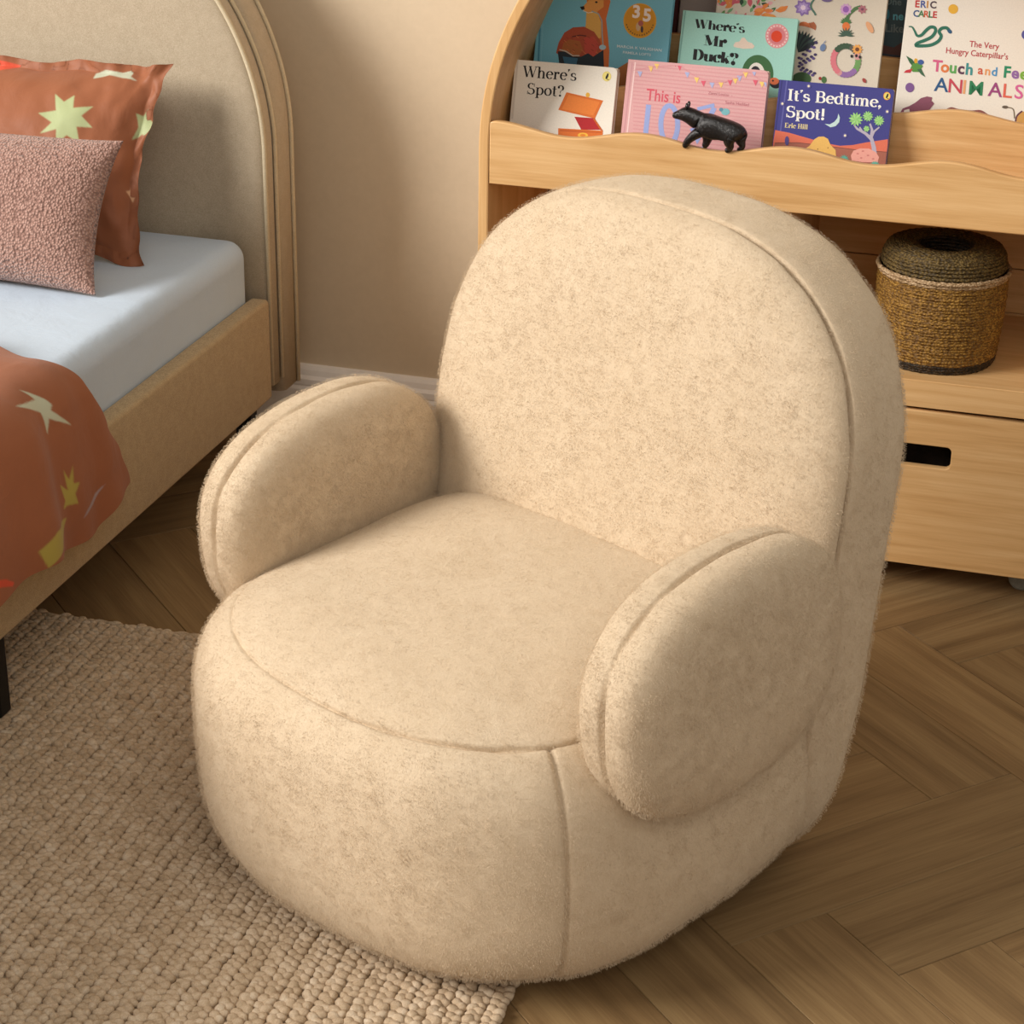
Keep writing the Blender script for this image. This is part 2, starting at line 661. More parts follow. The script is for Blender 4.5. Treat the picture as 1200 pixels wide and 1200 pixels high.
def blob(name, fn, nt, nphi, seams, tseams, seed, groove=0.006, gw=0.011, ts_range=None, fade=None):
    """closed upholstered form; fn(t, phi) -> Vector in chair space; seams are grooves at constant phi, tseams at constant t"""
    ph = phis(nphi, seams)
    ts = [2 * pi * i / nt for i in range(nt)]
    for s in tseams:
        s = s % (2 * pi)
        ts = [a for a in ts if abs(a - s) > 0.034]
        ts += [s + d for d in (-0.034, -0.022, -0.012, -0.005, 0, 0.005, 0.012, 0.022, 0.034)]
    ts = sorted(ts)
    P = [[fn(t, p) for t in ts] for p in ph]
    NP, NTt = len(ph), len(ts)
    V = []
    for j in range(NP):
        for i in range(NTt):
            p = P[j][i]
            a = P[j][(i + 1) % NTt] - P[j][i - 1]
            b = P[min(j + 1, NP - 1)][i] - P[max(j - 1, 0)][i]
            nn = a.cross(b)
            nn = nn.normalized() if nn.length > 1e-9 else Vector((0, 0, 0))
            ctr = nn
            d = plush_noise(p, seed)
            for s in seams:
                js = min(range(NP), key=lambda k: abs(ph[k] - s))
                wob = noise.noise(p * 30 + Vector((9, seed, 0))) * 0.002
                dist = (p - P[js][i]).length
                d -= (groove * 1.25 * math.exp(-((dist + wob) / 0.0027) ** 2) + groove * 0.25 * math.exp(-(dist / 0.014) ** 2)) * (1 + 0.9 * noise.noise(p * 16)) * (1.0 if fade is None else fade(p))
            for s in tseams:
                s2 = s % (2 * pi)
                isx = min(range(NTt), key=lambda k: abs(ts[k] - s2))
                dist = (p - P[j][isx]).length
                lo, hi = ts_range
                if lo <= ph[j] <= hi:
                    d -= groove * 1.0 * math.exp(-(dist / 0.0030) ** 2) + groove * 0.15 * math.exp(-(dist / 0.015) ** 2)
            V.append((p, nn, d))
    # orient: the normal must point away from the centre
    c = sum((x[0] for x in V), Vector((0, 0, 0))) / len(V)
    sgn = 1 if sum((x[0] - c).dot(x[1]) for x in V) > 0 else -1
    vs = []
    for p, nn, d in V:
        q = p + nn * sgn * d
        q.z = max(q.z, ZB)
        vs.append(q)
    f = grid_faces(NTt, NP)
    me = mesh(vs, f, True)
    bm = bmesh.new()
    bm.from_mesh(me)
    bmesh.ops.remove_doubles(bm, verts=bm.verts, dist=1e-5)
    me = bm_mesh(bm, True)
    o = mkobj(name, me, M_PLUSH, chair)
    md = o.modifiers.new('s', 'SUBSURF')
    md.levels = md.render_levels = 1
    return o


def f_base(t, p):
    D = spw(sin(p), Q['spr'])
    Sc = spw(cos(p), Q['spr']) * (1 + (Q['sbot'] - 1) * (.5 - .5 * D))
    ox = Q['sW'] * spw(cos(t), Q['sp'])
    oy = Q['sF'] * spw(sin(t), Q['sp'])
    if sin(t) > 0:
        ox = Q['sW'] * spw(cos(t), 0.66)
        oy = 0.50 * spw(sin(t), 0.66)
    h = Q['szt'] / 2
    if D > 0:
        ox *= 1 - (0.03 + 0.08 * max(0.0, min(1.0, (sin(t) + 0.6) / 0.8))) * D ** 0.8
    z = h + h * D
    # gentle crown of the seat top, seat slightly dished towards the back
    if D > 0:
        z += 0.010 * D * (1 - Sc ** 2)
    yy = oy * Sc
    if yy > 0.30:
        yy = 0.30 + 0.085 * (1 - math.exp(-(yy - 0.30) / 0.085))
    if D > 0:
        k_ = max(0.0, min(1.0, (yy + 0.12) / 0.34))
        z += 0.024 * D ** 0.5 * k_ * k_ * (3 - 2 * k_)
    return Vector((ox * Sc, yy, max(z, ZB)))


def f_back(t, p):
    Sc = spw(cos(p), Q['brnd'])
    D = spw(sin(p), Q['brnd'])
    if sin(t) > 0:
        ox = Q['bW'] * spw(cos(t), Q['bp'])
        oz = (Q['bH'] - Q['bzc']) * spw(sin(t), Q['bp'])
    else:
        ox = spw(cos(t), .35) * (Q['bW'] + (Q['bWb'] - Q['bW']) * abs(sin(t)))
        oz = Q['bzc'] * spw(sin(t), .35)
    z = oz * Sc + Q['bzc']
    v = Q['bv'] + z * tan(Q['btau']) + (Q['bTf'] if D < 0 else Q['bT']) * D
    return Vector((ox * Sc, v, z))


def f_arm(sg):
    def fn(t, p):
        Sc, D = spw(cos(p), .55), spw(sin(p), .55)
        a = Q['aa'] * spw(cos(t), Q['aex']) * Sc
        b = Q['ab'] * spw(sin(t), Q['aex']) * Sc
        w = Q['aT'] * D
        v = a * cos(Q['apsi']) - b * sin(Q['apsi'])
        z = a * sin(Q['apsi']) + b * cos(Q['apsi'])
        w += z * tan(Q['aroll']) + v * tan(Q['ayaw'])
        return Vector((sg * (Q['au'] + w), Q['av'] + v, Q['az'] + z))
    return fn


blob('seat_base', f_base, 170, 70, [0.75], [-0.53, -pi + 0.53], 1.0, 0.0055, ts_range=(-1.2, 0.75), fade=lambda p: max(0.25, min(1, 0.8 + p.x * 2)))
blob('backrest', f_back, 150, 60, [-0.2], [], 5.0, 0.0065, fade=lambda p: max(0.1, min(1, 0.5 + p.x * 3)))
blob('arm_pad', f_arm(1), 110, 44, [0.0], [], 9.0, 0.0065)
blob('arm_pad', f_arm(-1), 110, 44, [0.0], [], 13.0, 0.0065)

def fur(o, count, kids, length, seed):
    ps = o.modifiers.new('pile', 'PARTICLE_SYSTEM').particle_system
    st = ps.settings
    ps.seed = seed
    st.type = 'HAIR'
    st.count = count
    st.hair_step = 2
    st.render_step = 2
    st.display_step = 1
    st.emit_from = 'FACE'
    st.use_modifier_stack = True
    st.use_emit_random = True
    st.distribution = 'RAND'
    st.child_type = 'SIMPLE'
    st.rendered_child_count = kids
    st.child_percent = 1
    st.child_radius = 0.0085
    st.child_roundness = 0.6
    st.clump_factor = 0.0
    st.roughness_2 = 0.0006
    st.roughness_endpoint = 0.0008
    st.brownian_factor = 0.0
    st.root_radius = 0.6
    st.tip_radius = 0.2
    st.radius_scale = 0.0007
    st.normal_factor = length * 0.16
    st.tangent_factor = 0.0
    st.object_align_factor = (length * 0.03, 0, -length * 0.13)
    st.factor_random = length * 0.07
    st.material = 1


for o_ in list(chair.children):
    fur(o_, {'seat_base': 56000, 'backrest': 52000}.get(o_.name.split('.')[0], 20000), 9, 0.0022, 3)

# ------------------------------------------------------------------ bed
bed = thing('upholstered_bed', 'oatmeal linen upholstered single bed with arched piped headboard', 'bed', (-1.95, 2.4, 0))
BX, BY = bed.location.x, bed.location.y
HC, HB_R, HZ = -1.95, 0.500, 0.62


def arch(R, zc, zb, n=64, cx=0.0):
    pts = [(cx + R, zb)]
    pts += [(cx + R * cos(pi * k / n), zc + R * sin(pi * k / n)) for k in range(n + 1)]
    pts += [(cx - R, zb)]
    return pts


def slab(name, R, zc, zb, y0, y1, mat, parent, r=0.014, bulge=0.0):
    """upholstered arch slab with softly rounded rim"""
    prof = [(-0.25, y0), (-0.1, y0), (-r * 2, y0 + r * .05), (-r, y0 + r * .25), (-r * .3, y0 + r * .65), (0, y0 + r * 1.2), (0.001, (y0 + y1) / 2), (0, y1 - r), (-r * .3, y1 - r * .3), (-r, y1)]
    V, n = [], 0
    for d, y in prof:
        ring = arch(R + d, zc, zb, 64)
        n = len(ring)
        V += [(x, y - (bulge if d < -0.05 else 0), z) for x, z in ring]
    f = []
    for j in range(len(prof) - 1):
        for i in range(n - 1):
            a = j * n + i
            f.append((a, a + 1, a + n + 1, a + n))
    f.append(tuple(range(n)))
    f.append(tuple((len(prof) - 1) * n + i for i in range(n)))
    f.append(tuple(j * n for j in range(len(prof))) + tuple())
    f.append(tuple(j * n + n - 1 for j in range(len(prof))))
    me = mesh(V, f, True)
    bm = bmesh.new()
    bm.from_mesh(me)
    me = bm_mesh(bm, True)
    return mkobj(name, me, mat, parent)


hy = 3.43 - BY
slab('headboard_panel', HB_R, HZ, 0.165, hy, hy + 0.055, M_HEAD, bed, 0.010)
slab('headboard_frame', HB_R + 0.006, HZ + 0.014, 0.14, hy + 0.050, hy + 0.125, M_HEAD, bed, 0.010)
for nm, R, zc, y, rr, zb in (('piping', HB_R + 0.001, HZ, hy + 0.006, 0.0042, 0.17), ('piping', HB_R + 0.003, HZ, hy + 0.052, 0.0038, 0.17), ('piping', HB_R + 0.009, HZ + .014, hy + 0.118, 0.004, 0.14)):
    pts = [(x, y, z) for x, z in arch(R, zc, zb, 96)]
    v, f = tube(pts, rr, 8)
    mkobj(nm, mesh(v, f, True), M_PIPE, bed)
# rails
for s in (1, -1):
    xo = 0.51 * s
    bm = bmesh.new()
    x0, x1 = sorted((xo, xo - 0.038 * s))
    bm_box(bm, x0, x1, 1.44 - BY, 3.415 - BY, 0.152, 0.350, 0.008, 4)
    mkobj('side_rail', bm_mesh(bm, True), M_RAIL, bed)
bm = bmesh.new()
bm_box(bm, -0.51, 0.51, 1.40 - BY, 1.44 - BY, 0.152, 0.350, 0.008, 4)
mkobj('foot_rail', bm_mesh(bm, True), M_RAIL, bed)
box('slat_base', -0.47, 0.47, 1.46 - BY, 3.42 - BY, 0.235, 0.262, M_BLACK, bed)
for x, y in ((0.4775, 2.395), (-0.4775, 2.395), (0.4775, 3.36), (-0.4775, 3.36), (0.4775, 1.5), (-0.4775, 1.5)):
    bm = bmesh.new()
    bm_box(bm, x - .016, x + .016, y - BY - .016, y - BY + .016, 0.0 + (0.0155 if (RX0 < x + BX < RX1 and RY0 < y < RY1) else 0), 0.156, 0.003)
    mkobj('leg', bm_mesh(bm), M_BLACK, bed)

# mattress under a fitted sheet
MX0, MX1, MY0, MY1, MZ0, MZ1 = -2.42, -1.478, 1.46, 3.418, 0.264, 0.462


def f_matt():
    V, nx, ny = [], 0, 0
    bm = bmesh.new()
    bm_box(bm, MX0, MX1, MY0, MY1, MZ0, MZ1, 0.0)
    es = [e for e in bm.edges]
    bmesh.ops.bevel(bm, geom=es, offset=0.034, segments=7, affect='EDGES', profile=0.5)
    bmesh.ops.subdivide_edges(bm, edges=[e for e in bm.edges if e.calc_length() > 0.1], cuts=60, use_grid_fill=True)
    for v in bm.verts:
        p = v.co
        if p.z > 0.40:
            d = min(MX1 - p.x, MY1 - p.y)
            p.z += 0.006 * (1 - math.exp(-d / 0.12)) + noise.noise(Vector((p.x * 5, p.y * 4, 0))) * 0.003
        # faint drag folds down the side
        if p.x > MX1 - 0.01:
            p.x += noise.noise(Vector((p.y * 9, p.z * 6, 2))) * 0.0012
    return bm_mesh(bm, True)


tagp(mkobj('mattress', f_matt(), M_SHEET), 'mattress covered by a plain pale blue fitted sheet on the bed', 'mattress')


# star prints -----------------------------------------------------------
def in_poly(x, y, poly):
    c = False
    n = len(poly)
    j = n - 1
    for i in range(n):
        xi, yi = poly[i]
        xj, yj = poly[j]
        if (yi > y) != (yj > y) and x < (xj - xi) * (y - yi) / (yj - yi) + xi:
            c = not c
        j = i
    return c


def star(cx, cy, R, r, n, rot=0.0, jit=0.15, seed=0, sx=1.0, sy=1.0):
    rn = random.Random(seed)
    out = []
    for k in range(2 * n):
        a = rot + pi * k / n
        q = (R if k % 2 == 0 else r) * (1 + rn.uniform(-jit, jit))
        out.append((cx + sx * q * cos(a), cy + sy * q * sin(a)))
    return out


RUST = lin((150, 90, 58))


def paint(me, coords, prints, base=RUST, e=0.0009):
    ca = me.color_attributes.new('print', 'FLOAT_COLOR', 'POINT')
    boxes = [(min(p[0] for p in pl), max(p[0] for p in pl), min(p[1] for p in pl), max(p[1] for p in pl), pl, c) for pl, c in prints]
    for i, (a, b) in enumerate(coords):
        col = base
        for x0, x1, y0, y1, pl, c in boxes:
            if x0 - e <= a <= x1 + e and y0 - e <= b <= y1 + e:
                n_ = sum(in_poly(a + dx, b + dy, pl) for dx in (-e, 0, e) for dy in (-e, 0, e)) / 9
                if n_: col = tuple(col[k] * (1 - n_) + c[k] * n_ for k in range(4))
        ca.data[i].color = col


GREEN, YEL, PALE, PEACH, CORAL, LILAC = lin((172, 182, 134)), lin((172, 156, 72)), lin((188, 192, 168)), lin((212, 164, 124)), lin((206, 76, 46)), lin((160, 142, 146))
DUVET_PRINTS = []
PILLOW_PRINTS = []
DUVET_PRINTS += [
    ([(0.222, 2.439), (0.215, 2.495), (0.237, 2.484), (0.209, 2.516), (0.200, 2.522), (0.194, 2.513), (0.162, 2.551), (0.185, 2.501), (0.165, 2.484), (0.197, 2.488)], PALE),
    ([(0.058, 2.491), (0.069, 2.501), (0.094, 2.491), (0.082, 2.512), (0.112, 2.506), (0.096, 2.518), (0.112, 2.532), (0.088, 2.527), (0.086, 2.542), (0.074, 2.528), (0.06, 2.533), (0.062, 2.506)], YEL),
    ([(0.046, 2.499), (0.020, 2.460), (0.0, 2.40), (0.030, 2.386), (0.044, 2.425)], YEL),
    ([(0.04, 2.290), (0.028, 2.311), (0.012, 2.329), (0.008, 2.326), (0.02, 2.306), (0.03, 2.288)], CORAL),
    ([(0.035, 2.544), (0.042, 2.554), (0.052, 2.589), (0.049, 2.622), (0.046, 2.6), (0.040, 2.566)], LILAC),
    (star(0.42, 2.20, 0.07, 0.03, 8, 0.3, 0.1, 3), GREEN), (star(0.62, 2.45, 0.05, 0.02, 5, 0.1, 0.1, 4), PALE),
    (star(0.14, 2.08, 0.05, 0.02, 6, 0.5, 0.15, 5), PEACH), (star(0.30, 1.85, 0.06, 0.026, 8, 0.2, 0.12, 6), CORAL), (star(0.75, 2.1, 0.06, 0.026, 7, 0.2, 0.12, 7), YEL)]
PILLOW_PRINTS += [
    ([(0.173, 0.093), (0.195, 0.079), (0.209, 0.095), (0.217, 0.069), (0.251, 0.079), (0.236, 0.057), (0.26, 0.04), (0.231, 0.036), (0.243, 0.008), (0.217, 0.018), (0.202, 0.0), (0.195, 0.026), (0.165, 0.016), (0.182, 0.038), (0.153, 0.053), (0.185, 0.061)], GREEN),
    ([(0.224, 0.137), (0.221, 0.150), (0.236, 0.160), (0.253, 0.157), (0.268, 0.155), (0.285, 0.162), (0.290, 0.146), (0.307, 0.139), (0.277, 0.141), (0.248, 0.148)], PALE),
    ([(0.330, 0.079), (0.342, 0.078), (0.352, 0.091), (0.355, 0.075), (0.365, 0.070), (0.365, 0.045), (0.350, 0.048), (0.334, 0.036), (0.338, 0.058)], GREEN),
    ([(0.337, -0.059), (0.344, -0.056), (0.348, -0.042), (0.353, -0.056), (0.363, -0.055), (0.356, -0.067), (0.350, -0.078), (0.343, -0.067)], PEACH),
    ([(-0.01, 0.17), (0.075, 0.158), (0.055, 0.146), (0.02, 0.132)], CORAL),
    ([(0.341, -0.172), (0.355, -0.170), (0.348, -0.186), (0.338, -0.184)], lin((70, 50, 46))),
    (star(0.02, 0.03, 0.05, 0.02, 6, 0.4, 0.1, 8), YEL), (star(-0.2, 0.06, 0.055, 0.024, 8, 0.1, 0.1, 9), PALE), (star(-0.12, -0.1, 0.04, 0.018, 5, 0.4, 0.1, 10), CORAL)]


# duvet: profile across the bed, then down the side over the rail
def duvet_section(a):
    """a = arc length from the lower side hem; returns x, z"""
    if a < 0.165:
        return -1.4075 - 0.010 * (a / 0.165) ** 2, 0.272 + a
    b = a - 0.165
    R = 0.072
    if b < R * pi / 2:
        t = b / R
        return -1.4175 - R * (1 - cos(t)), 0.437 + R * sin(t) * 0.86
    c = b - R * pi / 2
    return -1.4175 - R - c, 0.437 + R * 0.86 + 0.012 * (1 - math.exp(-c * 6))


def hem_y(a):
    """where the duvet starts, per arc length"""
    pts = [(0.0, 2.712), (0.06, 2.690), (0.12, 2.655), (0.2, 2.628), (0.28, 2.602), (0.36, 2.636), (0.46, 2.690), (0.6, 2.708), (1.3, 2.70)]
    for (x0, y0), (x1, y1) in zip(pts, pts[1:]):
        if a <= x1:
            t = (a - x0) / (x1 - x0)
            t = t * t * (3 - 2 * t)
            return y0 + (y1 - y0) * t
    return pts[-1][1]


def duvet():
    na, ny = 420, 420
    AL = 1.15
    V, UV = [], []
    for j in range(ny + 1):
        s = (j / ny) ** 1.15
        for i in range(na + 1):
            a = AL * (i / na) ** 1.3
            y = hem_y(a) + (1.42 - hem_y(a)) * s
            yy = 2.70 - y
            hang = max(0.0, 1 - a / 0.30)
            a2 = a - hang * (0.030 * (0.5 + 0.5 * sin(yy * 17 - 0.6)) * (1 if yy > 0.12 else yy / 0.12))
            x, z = duvet_section(max(a2, -0.06)) if a2 > 0 else (-1.4075 + 0.01 * a2, 0.272 + a2)
            # vertical folds in the part that hangs
            x += hang * (0.012 * sin(yy * 24 + 0.8) + 0.006 * sin(yy * 51)) * min(1, yy / 0.10) + hang * 0.006
            # soft swelling of the filling, thin at the hem
            d = y_d = (hem_y(a) - y)
            z += (0.014 * (1 - math.exp(-d / 0.06))) * (1 - hang)
            x += 0.012 * (1 - math.exp(-d / 0.07)) * min(1.0, hang * 2)
            nz = noise.noise(Vector((x * 6, y * 7, z * 6)))
            z += nz * 0.010 * (1 - hang)
            x += nz * 0.007 * hang
            x += 0.004 * noise.noise(Vector((a * 12, y * 20, 0)))
            V.append((x, y, z))
            UV.append((a, y))
    f = grid_faces(na + 1, ny + 1, False)
    me = mesh(V, f, True)
    paint(me, UV, DUVET_PRINTS)
    return me


dv = mkobj('duvet', duvet(), M_DUVET)
tagp(dv, 'rust orange duvet printed with stars, draped over the near side of the bed', 'duvet')
md = dv.modifiers.new('thickness', 'SOLIDIFY')
md.thickness = 0.010
md.offset = 1
dpipe = []


# pillows ---------------------------------------------------------------
def cushion(name, W2, H2, T, pinch, mat, loc, tilt, yawz, nx, ny, fl=0.0, prints=None, seed=0, crumple=0.0, corner=0.0, back_flat=0.75):
    V, UV = [], []
    for side in (-1, 1):
        for j in range(ny + 1):
            for i in range(nx + 1):
                s = -1 + 2 * i / nx
                t = -1 + 2 * j / ny
                x = s * W2 * (1 - pinch * (1 - t * t) ** 1.0 * abs(s) ** 3)
                z = t * H2 * (1 - pinch * 0.8 * (1 - s * s) * abs(t) ** 3)
                es = max(0.0, min(1.0, (1 - abs(s)) * W2 / 1.0))
                et = max(0.0, min(1.0, (1 - abs(t)) * H2 / 1.0))
                a = max(0, es - fl)
                b = max(0, et - fl)
                k = (1 - math.exp(-a / 0.065)) * (1 - math.exp(-b / 0.065)) if fl > 0 else (max(0, 1 - abs(s) ** 2.6) * max(0, 1 - abs(t) ** 2.6)) ** 0.55
                y = side * T * k * (1 if side < 0 else back_flat)
                if crumple:
                    w = crumple * math.exp(-((abs(s) - 1) ** 2) / 0.03) if True else 0
                    w2 = crumple * math.exp(-((1 - abs(s)) * W2 / 0.07)) + crumple * 0.8 * math.exp(-((1 - abs(t)) * H2 / 0.05)) + crumple * 0.12
                    nz = noise.noise(Vector((s * W2 * 16 + seed, t * H2 * 16, seed)))
                    nz2 = noise.noise(Vector((s * W2 * 38 + seed, t * H2 * 30, seed + 4)))
                    y += w2 * (nz * 0.022 + nz2 * 0.009)
                    x += w2 * noise.noise(Vector((t * 4, seed, s * 3))) * 0.012
                    z += w2 * noise.noise(Vector((s * 5, seed + 3, t * 2))) * 0.012
                else:
                    y += noise.noise(Vector((x * 9, z * 9, seed))) * 0.006 * k
                V.append((x, y, z + H2))
                UV.append((s * W2, t * H2) if side < 0 else (9, 9))
    n1 = (nx + 1) * (ny + 1)
    f = [tuple(reversed(q)) for q in grid_faces(nx + 1, ny + 1, False)] + grid_faces(nx + 1, ny + 1, False, n1)
    f = [tuple(q) for q in f]
    # rim
    rim = [i for i in range(nx + 1)] + [(j + 1) * (nx + 1) - 1 for j in range(1, ny + 1)] + [ny * (nx + 1) + i for i in range(nx - 1, -1, -1)] + [j * (nx + 1) for j in range(ny - 1, 0, -1)]
    for k in range(len(rim)):
        a, b = rim[k], rim[(k + 1) % len(rim)]
        f.append((a, b, b + n1, a + n1))
    me = mesh(V, f, True)
    if prints is not None:
        paint(me, UV, prints)
    o = mkobj(name, me, mat, None, loc, (-tilt, 0, yawz))
    o.data.flip_normals() if False else None
    return o, V, rim


PILLOW_PRINTS = [([(a_, b_ + 0.006) for a_, b_ in pp], cc) for pp, cc in PILLOW_PRINTS]
pl, _, _ = cushion('pillow', 0.365, 0.181, 0.082, 0.10, M_SATIN, (-1.942, 3.185, 0.4685), radians(27), 0.0, 430, 240, fl=0.022, prints=PILLOW_PRINTS, seed=3, crumple=0.62)
tagp(pl, 'rust orange pillow printed with stars leaning on the headboard', 'pillow')
cu, cuV, cuR = cushion('boucle_cushion', 0.245, 0.135, 0.068, 0.085, M_BOUCLE, (-1.824, 3.000, 0.4712), radians(31), 0.0, 120, 80, seed=8)
tagp(cu, 'small dusty pink boucle cushion leaning against the orange pillow', 'cushion')


# ------------------------------------------------------------------ book display unit
unit = thing('bookcase', 'light wood arched book display unit with wavy pocket lips and drawers on castors', 'bookcase', (-0.46, 3.46, 0))
UX, UY = unit.location.x, unit.location.y
YF, YBK = 3.26, 3.668
R_O, R_I, AZ = 0.527, 0.510, 0.713


def ux(*p):
    return p


# outer arched shell: two sides and bent top, one continuous board
prof = []
ro = arch(R_O, AZ, 0.05, 80)
ri = arch(R_I, AZ, 0.05, 80)
V = []
for (x, z), (xi, zi) in zip(ro, ri):
    for (a, b, y) in ((x, z, YF + .001), (x - (x - xi) * .12, z - (z - zi) * .12, YF), (xi + (x - xi) * .12, zi + (z - zi) * .12, YF), (xi, zi, YF + .001), (xi, zi, YBK), (x, z, YBK)):
        V.append((a, y - UY, b))
k = 6
f = []
for j in range(len(ro) - 1):
    for i in range(k):
        a = j * k + i
        b = j * k + (i + 1) % k
        f.append((a, b, b + k, a + k))
f.append(tuple(range(k)))
f.append(tuple((len(ro) - 1) * k + i for i in range(k)))
bm = bmesh.new()
bm.from_mesh(mesh(V, f))
mkobj('arched_side_panel', bm_mesh(bm), M_UNITV, unit)


def bd(name, x0, x1, y0, y1, z0, z1, mat=M_UNIT, bev=0.0012):
    return box(name, x0 - UX, x1 - UX, y0 - UY, y1 - UY, z0, z1, mat, unit, bev)


XL, XR = -0.969, 0.049
bd('bottom_board', XL, XR, YF + .004, YBK - .012, 0.052, 0.066)
bd('shelf_board', XL, XR, YF, YBK - .008, 0.343, 0.391)
bd('pocket_floor', XL, XR, YF + .016, YBK - .008, 0.655, 0.669)
bd('pocket_step', XL + .001, XR - .001, 3.398, 3.529, 0.690, 0.704)
bd('pocket_step', XL + .001, XR - .001, 3.545, YBK - .013, 0.720, 0.734)
bd('divider', -0.468, -0.452, YF + .012, YBK - .008, 0.391, 0.655, M_UNITV)
bd('divider', -0.468, -0.452, YF + .020, YBK - .012, 0.066, 0.343, M_UNITV)
# back: horizontal boards
for z0, z1 in ((0.066, 0.30), (0.302, 0.395), (0.396, 0.478), (0.480, 0.655)):
    bd('back_board', XL, XR, YBK - .010, YBK - .002, z0, z1)
# arched upper back
pts = [(x, z) for x, z in arch(R_I - .001, AZ, 0.657, 64)]
me = plate(pts, [], 0.008)
mkobj('arched_back_board', me, M_UNIT, unit, (0, YBK - .006 - UY, 0))


def wavy(x, mean, amp):
    return mean + amp * cos(2 * pi * (x + 0.455) / 0.2525)


def lip(name, y, z0, mean, amp, th, x0, x1, mat=M_UNIT, rnd=0.012):
    pts = [(x0, z0), (x1, z0)]
    N = 120
    xs = [x1 - (x1 - x0) * i / N for i in range(N + 1)]
    for i, x in enumerate(xs):
        z = wavy(x, mean, amp)
        e = min(x - x0, x1 - x)
        if e < rnd:
            z -= rnd - sqrt(max(0, rnd ** 2 - (rnd - e) ** 2))
        pts.append((x, z))
    me = plate([(a - UX, b) for a, b in pts], [], th, 0.0022)
    return mkobj(name, me, mat, unit, (0, y + th / 2 - UY, 0))


lip('wavy_front_lip', YF + .001, 0.6555, 0.7545, 0.0085, 0.015, XL, XR, rnd=0.002)
lip('wavy_middle_lip', 3.383, 0.670, 0.8115, 0.0075, 0.014, XL + .002, XR - .002)
lip('wavy_upper_lip', 3.530, 0.670, 0.872, 0.006, 0.014, -0.966, 0.046)


# drawers with cut-out slot handles
def rrect(x0, x1, z0, z1, r, n=6):
    out = []
    for cx, cz, a0 in ((x1 - r, z1 - r, 0), (x0 + r, z1 - r, 90), (x0 + r, z0 + r, 180), (x1 - r, z0 + r, 270)):
        for k in range(n + 1):
            a = radians(a0 + 90 * k / n)
            out.append((cx + r * cos(a), cz + r * sin(a)))
    return out


for x0, x1 in ((-0.966, -0.463), (-0.457, 0.046)):
    xm = (x0 + x1) / 2
    me = plate([(x0 - UX, 0.053), (x1 - UX, 0.053), (x1 - UX, 0.337), (x0 - UX, 0.337)], [rrect(xm - .062 - UX, xm + .056 - UX, 0.237, 0.277, 0.009)], 0.016, 0.0012)
    d = mkobj('drawer', me, M_UNIT, unit, (0, YF + .006 - UY, 0))
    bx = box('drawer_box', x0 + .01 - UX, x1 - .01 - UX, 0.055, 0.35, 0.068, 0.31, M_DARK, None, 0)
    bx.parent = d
for x in (-0.91, -0.008):
    for y in (3.332, 3.60):
        lx, ly = x - UX, y - UY
        pv, pf = tube([(lx, ly - .010, 0.0232), (lx, ly - .008, 0.0232), (lx, ly + .008, 0.0232), (lx, ly + .010, 0.0232)], [0.019, 0.0228, 0.0228, 0.019], 24)
        c = mkobj('castor', mesh(pv, pf, False), M_CAST, unit)
        box('castor_bracket', lx - .014, lx + .014, ly - .012, ly + .012, 0.040, 0.052, M_CAST, None, 0.001).parent = c


# ------------------------------------------------------------------ lettering and cover art
FONT = None


